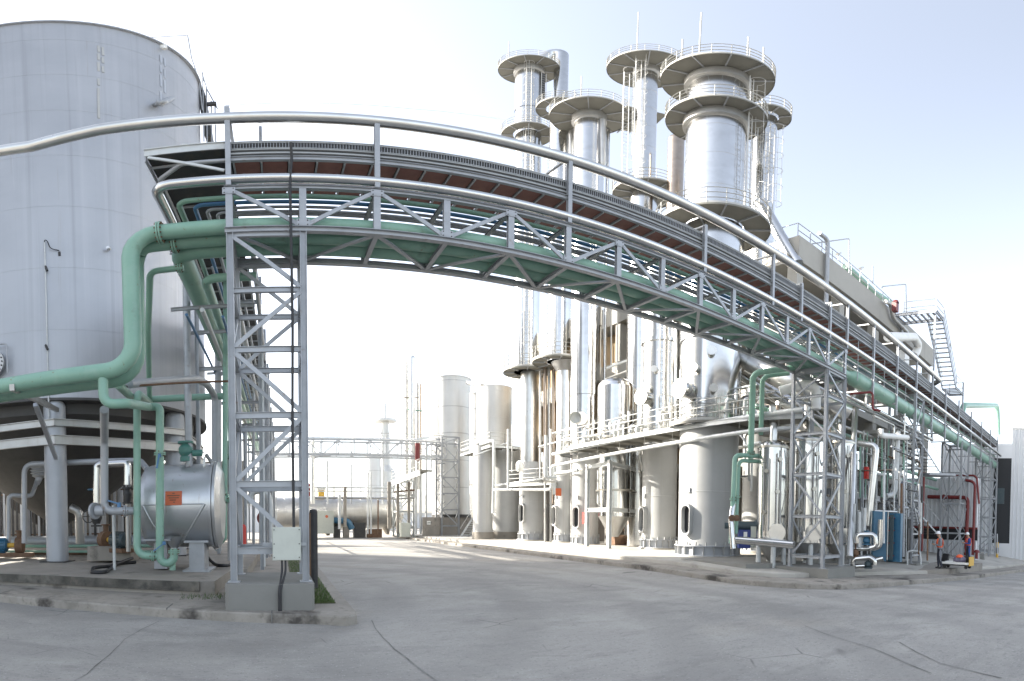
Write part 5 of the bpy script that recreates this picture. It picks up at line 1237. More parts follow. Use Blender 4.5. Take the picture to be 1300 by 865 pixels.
# low far sheds closing the end of the street so that the horizon is not bare
for k, (pa, pb, yt, d) in enumerate(((395,470,640,120),(440,560,648,130),(280,400,636,95))):
    qa, qb = at(pa,660,d=d), at(pb,660,d=d)
    sh = thing('far_shed', ('pale far shed behind the silver drum','long far shed behind the slim stacks','far shed behind the near tower')[k], 'building', (qa.x,qa.y,0))
    part('wall', MB().prism([(qa.x,qa.y),(qb.x,qb.y),(qb.x,qb.y+14),(qa.x,qa.y+14)], 0, at(pa,yt+6,d=d).z), M['sheet'], sh)
    part('roof', MB().prism([(qa.x-.4,qa.y-.4),(qb.x+.4,qb.y-.4),(qb.x+.4,qb.y+14.4),(qa.x-.4,qa.y+14.4)], at(pa,yt+6,d=d).z+.01, at(pa,yt+6,d=d).z+.5), M['pale'], sh)

for (pa, pb, d, r, mt, lb) in (
    ((526,470),(526,600),61,.10,'red','thin dark red riser among the slim stacks'),
    ((512,505),(531,505),60,.08,'bronze','short brown cross pipe between the slim stacks'),
    ((517,520),(536,522),60,.08,'green','short green cross pipe between the slim stacks'),
    ((506,560),(545,556),59,.10,'steel_lt','level pale pipe crossing below the slim stacks'),
    ((541,560),(541,660),58,.12,'steel_lt','pale riser left of the tall pale silo'),
    ((548,566),(548,600),58,.10,'steel_lt','short pale riser left of the tall pale silo'),
    ((500,625),(530,622),57,.09,'rust','rusty level pipe below the sloped walkway box'),
    ((500,634),(530,632),57,.10,'clad_dull','dull level pipe below the sloped walkway box'),
    ((424,612),(424,650),60,.07,'dark','dark thin mast above the silver drum'),
    ((458,600),(458,632),60,.06,'steel','short grey mast above the silver drum'),
    ((446,590),(446,640),59,.08,'steel','grey stanchion above the silver drum'),
    ((486,560),(486,640),60,.10,'steel_lt','pale riser right of the silver drum centre')):
    pipe([at(*pa,d=d), at(*pb,d=d)], r, M[mt], lb, n=8)
# ------------------------------------------------------------------ concrete process building behind the columns
BX0, BX1, BY0, BY1 = 24.2, 47.5, 16.0, 47.0
bd = thing('process_building', 'open sided grey concrete process building behind the columns', 'building', (35, 30, 0))
FZ = [5.6, 9.9, 14.3, 19.0]
for k, z in enumerate(FZ):
    th = 1.0 if k == 3 else .5
    part('floor_slab', MB().box((BX0,BY0,z-th+.3),(BX1,BY1,z+.3)), M['bconc'], bd)
part('parapet', MB().box((BX0-.15,BY0-.15,18.1),(BX1+.15,BY0+.2,19.95)), M['bconc'], bd)
part('parapet', MB().box((BX0-.14,BY0+.21,18.1),(BX0+.2,BY1,19.95)), M['bconc'], bd)
for x in (BX0+.3, 29.5, 35, 40.5, BX1-.35):
    for y in (BY0+.35, 24, 32, 40, BY1-.4):
        part('column', MB().box((x-.32,y-.32,-.6),(x+.32,y+.32,18.0)), M['bconc'], bd)
part('back_wall', MB().box((34.0,30,-.5),(34.4,BY1,18)), M['ochre'], bd)
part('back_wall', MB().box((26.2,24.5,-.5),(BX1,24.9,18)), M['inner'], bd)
part('ochre_panel', MB().box((25.4,24.6,9.0),(25.7,46.5,14.0)), M['ochre'], bd)
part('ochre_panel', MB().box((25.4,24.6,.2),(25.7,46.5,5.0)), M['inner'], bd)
part('ochre_panel', MB().box((25.4,24.6,14.9),(25.7,46.5,18.0)), M['ochre'], bd)
part('side_beam', MB().box((BX0-.1,BY0+.7,13.2),(BX0+.2,BY1,14.7)), M['bconc'], bd)
for x0_, x1_ in ((BX0+.62,29.18),(35.32,40.18)): part('infill_panel', MB().box((x0_,BY0+.5,14.65),(x1_,BY0+.7,16.4)), M['bconc'], bd)
# roof railing, roof pipes
rrl = thing('roof_railing', 'thin grey railing along the edge of the concrete roof', 'railing', (35, BY0, 19.95))
for h in (.55,1.1): part('handrail', MB().tube([(BX0,BY0+.05,19.95+h),(BX1-9,BY0+.05,19.95+h)], .03, 6), M['steel'], rrl)
part('handrail', MB().tube([(BX0,BY0+.05,21.05),(BX0,BY1-16,21.05)], .03, 6), M['steel'], rrl)
for k in range(12): part('rail_post', MB().tube([(BX0+k*1.3,BY0+.05,19.9),(BX0+k*1.3,BY0+.05,21.06)], .03, 6), M['steel'], rrl)
pipe([at(1073,338,Y=18.5), at(1078,342,Y=18.5), at(1110,372,Y=18.5), at(1133,386,Y=18.5)], .28, M['green'], 'green pipe lying on the roof of the concrete building', n=14, bend=.4)
pipe([at(1012,313,Y=16.5), at(1078,303,Y=16.3), at(1078,352,Y=16.3)], .05, M['steel'], 'tall thin conduit mast on the concrete roof', n=8, bend=.1)
pipe([(BX0+1.6,BY0-.35,21.0),(BX0+2.6,BY0-.35,21.0),(BX0+2.6,BY0-.35,13.0)], .14, M['steel'], 'grey downpipe hooked over the concrete parapet', n=12, bend=.35)
pipe([(BX1-8.6,BY0-.35,19.2),(BX1-8.6,BY0-.35,12)], .13, M['steel'], 'grey downpipe right along the concrete facade', n=12)
pipe([at(1124,383,Y=15.5), at(1131,386,Y=15.5), at(1134,404,Y=15.5), at(1150,420,Y=15.5), at(1156,432,Y=15.5)], .17, M['clad_dull'], 'dull bent pipe hugging the end of the roof edge', n=12, bend=.6)
pipe([at(1108,360,Y=17), at(1108,338,Y=17)], .05, M['steel'], 'short aerial mast on the concrete roof', n=6)
pipe([at(1120,366,Y=16), at(1120,364,Y=16), at(1150,361,Y=16), at(1151,402,Y=15.5)], .045, M['steel'], 'thin portal pipe above the roof end landing', n=6, bend=.1)
for px, lb in ((1093,'left roof lamp on a short stand above the parapet'),(1064,'tiny roof lamp beside the conduit mast')):
    q = at(px, 348 if px > 1080 else 330, Y=17); solid('roof_lamp', MB().bar(q, q+Vector((0,0,.5)), .05).bar(q+Vector((-.2,0,.4)), q+Vector((.25,0,.75)), .2, .12), M['brass'], lb, 'lamp')
q = at(1137,390,Y=14.2); solid('red_hose_box', MB().box(q+Vector((-.25,-.15,-.4)), q+Vector((.22,.2,.35))).lathe(q+Vector((0,0,.35)), [(.25,0),(.18,.2),(0,.28)], 12), M['red'], 'red box on the roof landing beside the stair', 'fire box')
# roof exhaust with round white duct
ex = thing('exhaust_duct', 'white round duct bend at the end of the silver overhead pipe', 'duct', at(1155,440,Y=13.5))
part('duct', MB().tube(fillet([at(1128,428,Y=11.6), at(1160,428,Y=12.2), at(1167,440,Y=12.6), at(1160,452,Y=12.6)], .5), .30, 20), M['white'], ex)
part('box', MB().box(at(1146,462,Y=12.2)-Vector((.4,.3,.4)), at(1146,450,Y=12.2)+Vector((.4,.3,.2))), M['white'], ex)
part('support', MB().tube([at(1147,462,Y=12.2), at(1147,485,Y=12.2)], .12, 10), M['steel_lt'], ex)
# stair tower at the roof end
stt = thing('stair_tower', 'grey open tread stair climbing to the roof landing at the right', 'stairs', (40, 13, 10))
ZL = 19.6; xa, xb = 37.7, 39.6
part('landing_beam', MB().hbeam((xa,12.4,ZL),(xa,15.9,ZL), .12, .26, .02), M['steel'], stt)
part('landing_beam', MB().hbeam((xb,12.4,ZL),(xb,15.9,ZL), .12, .26, .02), M['steel'], stt)
part('landing_beam', MB().hbeam((xa+.06,12.4,ZL-.004),(xb-.06,12.4,ZL-.004), .12, .26, .02), M['steel'], stt)
for k in range(7): part('landing_slat', MB().box((xa+.06,12.65+k*.48,ZL-.08),(xb-.06,12.80+k*.48,ZL+.02)), M['steel'], stt)
z1_ = 14.7; x2, x3 = 39.6, 44.0
for y in (12.42, 13.68): part('stringer', MB().bar((x2,y,ZL),(x3,y,z1_), .06, .28), M['steel'], stt)
for k in range(14):
    f = (k+.7)/14.4; x = x2+(x3-x2)*f; z = ZL+(z1_-ZL)*f
    part('tread', MB().box((x-.05,12.46,z-.03),(x+.24,13.64,z+.01)), M['steel_lt'], stt)
part('lower_landing', MB().hbeam((x3,12.4,z1_-.05),(x3+2.4,12.4,z1_-.05), .1, .2, .02).hbeam((x3,13.7,z1_-.05),(x3+2.4,13.7,z1_-.05), .1, .2, .02).hbeam((x3+2.4,12.4,z1_-.052),(x3+2.4,13.7,z1_-.052), .1, .2, .02), M['steel'], stt)
for k in range(5): part('landing_slat', MB().box((x3+.1+k*.48,12.45,z1_-.08),(x3+.26+k*.48,13.65,z1_-.02)), M['steel'], stt)
for h in (.55,1.15):
    part('handrail', MB().tube([(xa,15.0,ZL+h),(xa,12.4,ZL+h),(xb,12.4,ZL+h),(x3,12.4,z1_+h),(x3+2.4,12.4,z1_+h),(x3+2.4,13.7,z1_+h)], .03, 6), M['rail'], stt)
    part('handrail', MB().tube([(xb,15.9,ZL+h),(xb,13.7,ZL+h),(x3,13.7,z1_+h)], .03, 6), M['rail'], stt)
for (x, y, za, zb_) in ((xa,12.4,ZL,ZL+1.15),(xa,15.0,ZL,ZL+1.15),(xa+.3,12.55,8.7,ZL-.12),(xb,12.4,ZL,ZL+1.15),(x3,12.4,z1_,z1_+1.15),(x3+2.4,12.4,6,z1_+1.15),(x3+2.4,13.7,z1_,z1_+1.15),(x2+2.2,12.4,17.0,18.3),(xb,13.7,ZL,ZL+1.1)):
    part('post', MB().bar((x,y,za),(x,y,zb_), .13 if zb_-za > 3 else .05), M['steel'], stt)
pipe([at(1221,548,Y=12.6), at(1222,515,Y=12.6), at(1266,515,Y=12.6), at(1267.5,552,Y=12.6)], .30, M['green'], 'green pipe loop standing above the right end of the walkway', n=14, bend=1.0)

# ------------------------------------------------------------------ polished evaporators behind the right lattice tower
def evap(px, d, wpx, ytop, zb, label):
    p = at(px, 650, d=d); r = wpx/2/FPX*d; zt = at(px, ytop, d=d-r).z
    e = thing('evaporator', label, 'vessel', (p.x,p.y,zb))
    part('shell', MB().lathe((p.x,p.y,0), shell_prof([(zb,zb+.75,r*1.04)], 2).copy()+shell_prof([(zb+.75,zt-.35,r)], 1.35), 44).dome((p.x,p.y,zt-.35), r, .35, 40), M['chrome'], e)
    part('bottom_cone', MB().lathe((p.x,p.y,0), [(.15,zb-.8),(r*1.04,zb)], 36), M['clad_dull'], e)
    part('head_flange', MB().lathe((p.x,p.y,zt-.4), [(r,0),(r*1.07,0),(r*1.07,.1),(r,.1)], 40), M['brass'], e)
    vd = Vector((-p.x,-p.y,0)).normalized(); sd2 = Vector((-vd.y, vd.x, 0))
    u = (vd*.94-sd2*.34*(-1 if px > 1010 else -1)).normalized()
    u = (vd+sd2*.25).normalized()
    part('manway', MB().cyl(Vector((p.x,p.y,zb+.45))+u*r*.95, .30, .30, 22, u).cyl(Vector((p.x,p.y,zb+.45))+u*(r*.95+.28), .37, .06, 22, u), M['chrome'], e)
    for k in range(4):
        a = pi/4+k*pi/2; part('leg', MB().tube([(p.x+r*.85*cos(a),p.y+r*.85*sin(a),G(p.x,p.y)+.3),(p.x+r*.85*cos(a),p.y+r*.85*sin(a),zb+.2)], .11, 12), M['steel_lt'], e)
    for k, (f, o) in enumerate(((.2,-.5),(.45,.3),(.7,-.35),(.85,.45))):
        u = (vd+sd2*o).normalized(); noz(e, Vector((p.x,p.y,zb+.6+(zt-zb-1)*f))+u*r*.97, u, .06, .12, M['brass'])
    part('top_pipe', MB().tube(fillet([(p.x,p.y,zt-.1),(p.x,p.y,zt+.7),(p.x+1.0,p.y+.8,zt+.7),(p.x+1,p.y+.8,zt+1.8)], .3), .17, 12), M['clad'], e)
    sp_ = MB()
    for s_ in (-.6,-.2,.25,.55):
        u = (vd+sd2*s_).normalized(); c = Vector((p.x,p.y,0))+u*(r+.09); sp_.tube([c+Vector((0,0,zb+.5)), c+Vector((0,0,zt-.8+s_*.5))], .028, 6)
    part('gauge_pipes', sp_, M['rail'], e, kind='stuff')
    return p, r, zt
evap(980, 22.6, 38, 556, 1.15, 'left polished evaporator beside the green risers')
evap(1026, 23.4, 42, 548, 1.15, 'middle polished evaporator seen through the right lattice tower')
evap(1066, 26.5, 36, 552, 1.0, 'right polished evaporator behind the right lattice tower')
evap(1003, 28.0, 30, 560, 1.2, 'rear polished evaporator between the front two')
solid('evaporator_plinth', MB().prism([(16.6,13.2),(17.6,12.75),(24,12.75),(24,17),(16.6,17)], -.3, .28), M['block'], 'low concrete plinth under the polished evaporators', 'plinth')
pipe([at(935,686,d=21.5), at(1008,692,d=20.5)], .155, M['chrome'], 'bright low clad pipe in front of the evaporators', n=16, seams=1.2)
pipe([at(931,697,d=21.6), at(928,660,d=21.8), at(931,640,d=22)], .12, M['chrome'], 'short clad elbow at the left end of the low clad pipe', n=12, bend=.3)
# green risers
ga = at(954,475,d=20.8)
pipe([at(1008,467,Y=12.0), at(956,474,d=21.2), at(953,582,d=22.5)], .13, M['green'], 'left green riser dropping from the bridge by the widest column', n=14, bend=.35, flanges=((1,.93),))
pipe([at(1002,474,Y=12.4), at(968,478,d=22), at(966,552,d=23)], .11, M['green'], 'right green riser dropping from the bridge by the widest column', n=12, bend=.35)
pipe([at(962,579,d=22.6), at(933,578,d=22), at(928,690,d=21.9)], .10, M['green'], 'outer thin green pipe beside the widest column base', n=12, bend=.25, flanges=((1,.5),))
pipe([at(962,586,d=22.8), at(938,585,d=22.2), at(934,678,d=22.1)], .09, M['green'], 'inner thin green pipe beside the widest column base', n=12, bend=.25, flanges=((1,.5),))
for k, (px, lb) in enumerate(((929,'left red valve wheel on the thin green pipes'),(935,'right red valve wheel on the thin green pipes'))):
    q = at(px,658,d=21.7); solid('gate_valve', MB().cyl(q, .14, .05, 16, (-.7,-.7,0)).cyl(q+Vector((.05,.05,0)), .04, .25, 8, (-.7,-.7,0)), M['rust'], lb, 'valve wheel')
bx = thing('pump_cabinet', 'dark blue pump cabinet with a pale label beside the widest column', 'cabinet', at(945,690,d=23.5))
qa, qb = at(937,696,d=23.2), at(952,673,d=23.2); u = Vector((.72,-.69,0))
q0 = Vector((qa.x,qa.y,qa.z)); wdt = (Vector((qb.x,qb.y,0))-Vector((qa.x,qa.y,0))).length
part('body', MB().bar(q0+u*0+Vector((0,0,(qb.z-qa.z)/2)), q0+u*wdt+Vector((0,0,(qb.z-qa.z)/2)), .6, qb.z-qa.z), mat('navy_blue_paint', (.02,.04,.20), .4), bx)
part('label_plate', MB().bar(q0+u*.2+Vector((-.22,-.23,.62)), q0+u*.36+Vector((-.22,-.23,.62)), .01, .22), M['white'], bx)
part('side_panel', MB().bar(q0+u*(wdt+.02)+Vector((0,0,.5)), q0+u*(wdt+.3)+Vector((0,0,.5)), .5, .95), M['cabinet'], bx)
q = at(945,668,d=23.3); solid('motor', MB().cyl(q-u*.5, .22, 1.0, 18, u).cyl(q+u*.5, .3, .1, 18, u).cyl(q-u*.9, .14, .4, 14, u), M['motor'], 'dark motor lying on top of the dark blue cabinet', 'motor')

# big bright insulated ducts under the bridge right of the widest column
pipe([at(944,455,d=27.8), at(1000,485,d=25.5), at(1075,523,d=27)], .55, M['clad'], 'fat dull clad duct sloping behind the bridge', n=20, seams=1.2)
pipe([at(944,478,d=28.5), at(1015,520,d=27.2)], .42, M['chrome'], 'second clad duct just below the fat one', n=18, seams=1.2)
pipe([at(990,497,d=22.5), at(1022,488,d=22.5), at(1036,492,d=22.7), at(1036,520,d=22.7)], .22, M['white'], 'white pipe bend above the evaporators', n=16, bend=.4)
# upright pipes right of the tower
pipe([at(1079,708,d=22.8), at(1086,500,Y=12.8)], .16, M['clad'], 'tall silver pipe hugging the right lattice tower', n=14, seams=1.8)
pipe([at(1102,668,d=24.5), at(1113,566,d=24.5), at(1090,563,d=24.7)], .15, M['clad'], 'silver pipe hooking towards the tower above the blue exchanger', n=14, bend=.3, seams=1.4)
pipe([at(1118,545,d=27), at(1118,553,d=27), at(1152,556,d=29)], .16, M['white'], 'white pipe elbow below the green main', n=12, bend=.3)
pipe([at(1140,548,d=28.5), at(1136,628,d=28.5), at(1125,630,d=28)], .14, M['steel_lt'], 'pale pipe dropping to the process floor', n=12, bend=.4)

# concrete process floor on the right with hopper, rails and people
rs = thing('process_floor', 'grey steel and concrete process floor behind the blue exchanger', 'platform', (27, 13, 3))
RX0, RX1, RY0, RY1, RZ = 21.5, 29.8, 13.2, 16.4, at(1140,634,Y=13.2).z
part('floor_slab', MB().box((RX0,RY0,RZ-.15),(RX1,RY1,RZ)), M['bconc'], rs)
part('edge_beam', MB().hbeam((RX0,RY0-.03,RZ-.18),(RX1,RY0-.03,RZ-.18), .12, .32, .03), M['steel'], rs)
part('lower_wall', MB().box((RX0+2,RY0+.8,-.8),(RX1,RY0+1.0,RZ-.2)), M['bconc'], rs)
part('upper_slab', MB().box((RX0,RY0+.3,6.6),(RX1-1,RY1,7.0)), M['bconc'], rs)
for h in (.35,.7,1.05): part('handrail', MB().tube([(RX0,RY0,RZ+h),(RX1-2,RY0,RZ+h)], .028, 6), M['rail'], rs)
for k in range(7): part('rail_post', MB().tube([(RX0+.1+k*1.05,RY0,RZ),(RX0+.1+k*1.05,RY0,RZ+1.08)], .028, 6), M['rail'], rs)
for k in range(8): part('screen_slat', MB().box((RX0+.5,RY0+2.2,RZ+.3+k*.38),(RX1,RY0+2.25,RZ+.45+k*.38)), M['sheet'], rs)
for x in (RX0+.3, 25, 28.5): part('post', MB().hbeam((x,RY0+.4,-1),(x,RY0+.4,6.6), .2, .2, .02), M['steel'], rs)
hp = thing('hopper', 'grey concrete hopper hanging under the upper floor at the right', 'hopper', (28, 14, 7))
hx, hy = at(1140,575,Y=13.5).x, 13.5
hz0, hz1 = at(1140,600,Y=13.5).z, at(1140,556,Y=13.5).z
part('hopper_body', MB().add([(hx-1.9,hy-.6,hz1),(hx+1.9,hy-.6,hz1),(hx+1.9,hy+2,hz1),(hx-1.9,hy+2,hz1),(hx-.5,hy+.2,hz0),(hx+.5,hy+.2,hz0),(hx+.5,hy+1.2,hz0),(hx-.5,hy+1.2,hz0)], [(0,1,2,3),(7,6,5,4),(0,4,5,1),(1,5,6,2),(2,6,7,3),(3,7,4,0)]), M['bconc'], hp)
part('hopper_rim', MB().box((hx-2.0,hy-.7,hz1),(hx+2.0,hy+2.1,hz1+.25)), M['bconc'], hp)
# stair from the floor down on the right
s2 = thing('stair_flight', 'steel stair with dark underside between the lattice towers', 'stairs', (31, 13, 4))
for (a, b, lab) in ((at(1160,548,d=31), at(1196,604,d=33.5), 0), (at(1150,634,d=30), at(1192,680,d=34), 1)):
    w_ = Vector((-.5,1.1,0))
    for o in (Vector(), w_): part('stringer', MB().bar(a+o, b+o, .03, .10), M['steel'], s2)
    for k in range(12):
        q = a.lerp(b, (k+.5)/12); part('tread', MB().bar(q, q+w_, .14, .03), M['dark'], s2)
    part('handrail', MB().tube([a+Vector((0,0,1)), b+Vector((0,0,1))], .02, 6), M['steel'], s2)
a, b = at(1172,603,d=33), at(1205,604,d=34); part('landing', MB().bar(a, b, 1.6, .14), M['steel'], s2)

# plate heat exchanger
hx_ = thing('plate_exchanger', 'tall blue plate heat exchanger beside shiny clad pipe loops', 'heat exchanger', at(1122,715,d=24.5))
b0, b1, b2 = at(1108,712,d=24.0), at(1125,714,d=24.0), at(1137,715,d=24.6)
ztx = at(1118,650,d=24.2).z; zbx = b1.z
dirp = Vector((b1.x-b0.x, b1.y-b0.y, 0)); nrmp = Vector((b2.x-b1.x, b2.y-b1.y, 0))
part('front_plate', MB().add([(b0.x,b0.y,zbx+.3),(b1.x,b1.y,zbx+.02),(b1.x,b1.y,ztx),(b0.x,b0.y,ztx+.03),(b0.x+.1,b0.y+.14,zbx+.3),(b1.x+.1,b1.y+.14,zbx+.02),(b1.x+.1,b1.y+.14,ztx),(b0.x+.1,b0.y+.14,ztx+.03)], [(3,2,1,0),(4,5,6,7),(0,1,5,4),(1,2,6,5),(2,3,7,6),(3,0,4,7)]), M['blue_eq'], hx_)
for k in range(6): part('plate', MB().bar((b1.x+.16+.05*k,b1.y+.02*k+.05,(zbx+ztx)/2-.02*k),(b1.x+.19+.05*k,b1.y+.02*k+.05,(zbx+ztx)/2-.02*k), .62, ztx-zbx-.25, (0,0,1)), M['blue_eq'] if k%2 else M['motor'], hx_)
part('rear_plate', MB().box((b2.x-.22,b2.y-.3,zbx),(b2.x+.06,b2.y+.3,ztx-.05)), M['blue_eq'], hx_)
for f in (.12,.38,.63,.88): part('tie_rod', MB().tube([(b1.x,b1.y,zbx+(ztx-zbx)*f),(b2.x+.15,b2.y-.1,zbx+(ztx-zbx)*f)], .028, 8), M['red'], hx_)
part('top_rail', MB().tube([(b0.x+.3,b0.y+.1,ztx+.03),(b2.x,b2.y,ztx+.02)], .06, 8), M['clad'], hx_)
part('side_bolt', MB().tube([(b1.x-.02,b1.y-.05,zbx+.1),(b1.x-.02,b1.y-.05,ztx)], .03, 8), M['rail'], hx_)
for k, (pts, r, lb) in enumerate((
    ([(1088,690),(1088,679),(1110,679),(1112,694),(1104,696)], .13, 'clad pipe loop in front of the blue exchanger'),
    ([(1118,660),(1117,694),(1108,697)], .12, 'clad riser on the face of the blue exchanger'),
    ([(1078,697),(1108,697)], .10, 'level clad pipe behind the loop'),
    ([(1083,722),(1083,710),(1104,708),(1110,712),(1110,718)], .12, 'low clad pipe elbow in front of the blue exchanger'),
    ([(1072,720),(1108,718)], .11, 'lowest clad pipe along the pavement by the exchanger'),
    ([(1108,712),(1121,709)], .12, 'clad branch entering the foot of the blue exchanger'),
    ([(1091,650),(1091,695)], .07, 'first thin clad riser left of the exchanger'),
    ([(1098,645),(1097,692)], .08, 'second thin clad riser left of the exchanger'),
    ([(1085,640),(1084,700)], .06, 'third thin clad riser left of the exchanger'),
    ([(1122,600),(1122,690)], .05, 'thin grey conduit in front of the blue exchanger'))):
    pipe([at(*q, d=23.2+.25*(k%3)) for q in pts], r, M['chrome' if k < 6 else 'steel_lt'], lb, n=12, bend=.16)
for k, (px, py, mt, lb) in enumerate(((1100,687,'blue_eq','blue valve body inside the clad pipe loop'),(1102,717,'motor','teal pump casing low by the exchanger'),(1086,703,'rust','rusty valve by the low clad elbow'))):
    q = at(px,py,d=23.3); solid('valve', MB().cyl(q-Vector((0,0,.18)), .2, .06, 14).lathe(q-Vector((0,0,.12)), [(.1,0),(.17,.08),(.17,.2),(.1,.28)], 14).cyl(q+Vector((0,0,.16)), .04, .3, 8).cyl(q+Vector((0,0,.42)), .14, .04, 14), M[mt], lb, 'valve')
# dense small pipework under and behind the bridge on the right
rr = random.Random(77); sg = 'small process pipes behind the right lattice towers'; lst = []
for k in range(46):
    px = rr.uniform(945,1150); py = rr.uniform(488,610); d = rr.uniform(25,31)
    L = rr.uniform(.8,3.2); q = at(px,py,d=d); hor = rr.random() < .5
    dv_ = (Vector((1,0,0)) if rr.random() < .6 else Vector((0,1,0))) if hor else Vector((0,0,-1))
    e = q+dv_*L; pts = [q, e]
    if rr.random() < .6: pts.append(e+(Vector((0,0,-rr.uniform(.5,1.6))) if hor else Vector((rr.uniform(.5,1.5),0,0))))
    lst.append((px, pts))
lst.sort(key=lambda t: t[0])
for k, (px, pts) in enumerate(lst):
    pipe(pts, rr.uniform(.03,.10), M[('clad','steel_lt','chrome','white','bronze')[k % 5]], ORD[k//5]+' '+('silver clad','pale grey','polished','white','browned')[k % 5]+' small process pipe from the left behind the right lattice tower', n=8, group=sg, bend=.15)
for k in range(14):
    px = 1092+k*4.6; pipe([at(px,552+rr.uniform(-6,6),d=28+.1*k), at(px-1.5*(k%3),632,d=28+.1*k)], .035+.02*(k%3 == 0), M['steel_lt' if k%2 else 'green'], ORD[k//2]+' '+('thin pale','thin green')[k%2 == 0]+' drop pipe from the left above the process floor', n=6, group='drop pipes to the process floor')
for k in range(5):
    y_ = 14.2+.45*k; z_ = 7.8-.32*(k%3)
    pipe([(20,y_,z_),(41.5,y_,z_)], .10+.03*(k%2), M['green' if k in (1,3,4) else 'clad'], ('front silver','second green','third silver','fourth green','rear green')[k]+' pipe level behind the bridge at the right', n=10)
for k, (z_, y_) in enumerate(((6.0,13.3),(5.2,13.1))):
    pipe([(30.5,y_,z_),(41.6,y_,z_)], .14-.03*k, M['green'], ('upper','lower')[k]+' green pipe crossing in front of the ribbed wall', n=10)

# ------------------------------------------------------------------ ribbed sheet walls at the right end
def ribbed(root, a, b, z0, z1, pitch=.40, dep=.13):
    a, b = Vector((*a,0)), Vector((*b,0)); d = (b-a).normalized(); n = Vector((d.y,-d.x,0)); L = (b-a).length
    mod = MB().add([(0,0,0),(pitch*.5,0,0),(pitch*.62,0,0),(pitch*.88,0,0),(pitch,0,0)], []); 
    me = MB(); P = [(0,0),(.55,0),(.65,1),(.9,1),(1,0)]
    vs = [(d*(u*pitch)+n*(v*dep)+Vector((0,0,z))) for z in (0, z1-z0) for u, v in P]
    me.add(vs, [(i,i+1,i+6,i+5) for i in range(4)]); m = me.mesh('sheet_rib', M['sheet'])
    k = 0
    while (k+1)*pitch <= L and k < 300:
        piece('sheet_rib', m, a+d*(k*pitch)+Vector((0,0,z0)), root); k += 1
WX = 42.2
rw = thing('ribbed_wall', 'white ribbed sheet wall behind the two workers', 'wall', (WX, 15, -1))
ribbed(rw, (WX,20.5), (WX,9.6), g5-.3+.0, at(1200,671,X=WX).z-.05-.95)
ribbed(rw, (WX,20.5), (WX,9.6), at(1200,671,X=WX).z+.0, 6.2)
part('backing', MB().box((WX+.1,9.6,-2),(WX+.2,20.5,6.2)), M['sheet'], rw)
part('window_band', MB().box((WX+.02,9.7,at(1200,671,X=WX).z-.95),(WX+.09,20.5,at(1200,671,X=WX).z)), M['gap'], rw)
part('red_rail', MB().box((WX-.20,9.7,at(1200,671,X=WX).z-.02),(WX-.005,20.5,at(1200,671,X=WX).z+.14)), M['red'], rw)
part('base_rail', MB().box((WX-.06,9.7,g5-.25),(WX-.005,20.5,g5-.02)), M['rust'], rw)
sh = thing('white_shed', 'tall white ribbed shed with a dark doorway at the right edge', 'building', (57, 8, -2))
SX = 56.5; zt_ = at(1285,546,X=SX).z
ya, yb, yc = at(1259,700,X=SX).y, at(1281,700,X=SX).y, 4.0
ribbed(sh, (SX,yb), (SX,yc), -3.2, zt_, .46, .13)
ribbed(sh, (SX,17.5), (SX,ya), -3.2, zt_-1.6, .46, .13)
zd0, zd1 = at(1268,690,X=SX).z, at(1268,582,X=SX).z
part('door_header', MB().box((SX+.01,yb,zd1),(SX+.08,ya,zt_-1.6)), M['sheet'], sh)
part('doorway', MB().box((SX+.02,yb,zd0),(SX+.10,ya,zd1)), M['gap'], sh)  # flat sheet, the dark inside is put into its colour
part('door_sill', MB().box((SX+.01,yb,-3.2),(SX+.09,ya,zd0)), M['sheet'], sh)
part('body', MB().box((SX+.12,yc,-3.2),(SX+16,17.5,zt_-1.62)), M['sheet'], sh)
part('cornice', MB().box((SX-.05,yc,zt_),(SX+.3,yb,zt_+.25)), M['pale'], sh)
ws = MB(); part('window_pane', MB().box((SX-.01,at(1276,600,X=SX).y,at(1270,640,X=SX).z),(SX+.019,at(1264,600,X=SX).y,at(1270,620,X=SX).z)), M['motor'], sh)
pipe([at(1226,610,X=41.3), at(1238,612,X=41.2), at(1235,705,X=41.0)], .12, M['red'], 'tall dark red fire pipe by the ribbed wall', n=12, bend=.5)
pipe([at(1178,631,X=41.6), at(1229,632,X=41.4), at(1226,705,X=41.3)], .16, M['red'], 'stout dark red fire pipe with a level run by the ribbed wall', n=12, bend=.4, flanges=((0,.4),(0,.8)))
pipe([at(1203,604,X=41.7), at(1240,604,X=41.6), at(1243,640,X=41.5)], .09, M['red'], 'slim dark red fire pipe high on the ribbed wall', n=10, bend=.4)
pipe([at(1173,600,X=36), at(1170,700,X=36)], .10, M['red'], 'dark red standpipe beside the lattice tower', n=10)
pipe([at(1080,500,d=24), at(1108,498,d=24.5), at(1108,520,d=24.5), at(1118,522,d=24.5)], .06, M['red'], 'thin dark red pipe bracket under the green main', n=8, bend=.15)
solid('red_valve_cover', MB().dome(at(1240,702,X=40.9), .25, .25, 16).cyl(at(1240,702,X=40.9)-Vector((0,0,.5)), .12, .5, 10), M['red'], 'red hydrant cover at the foot of the fire pipes', 'hydrant')
solid('red_lamp_panel', MB().box(at(1100,600,d=28)-Vector((.10,.1,.35)), at(1100,600,d=28)+Vector((.12,.1,.3))), M['redb'], 'bright red panel on the process floor behind the silver pipe', 'panel')
bs_ = thing('barrier_stand', 'low pale pipe barrier on the pavement left of the workers', 'barrier', at(1160,718,d=28))
part('frame', MB().tube(fillet([at(1152,717,d=28), at(1152,700,d=28), at(1168,700,d=28), at(1169,717,d=28)], .15), .055, 10), M['steel_lt'], bs_)
yw = thing('warning_post', 'yellow and black post at the far right footing', 'bollard', at(1265,715,X=52))
q = at(1265.5,716,X=52)
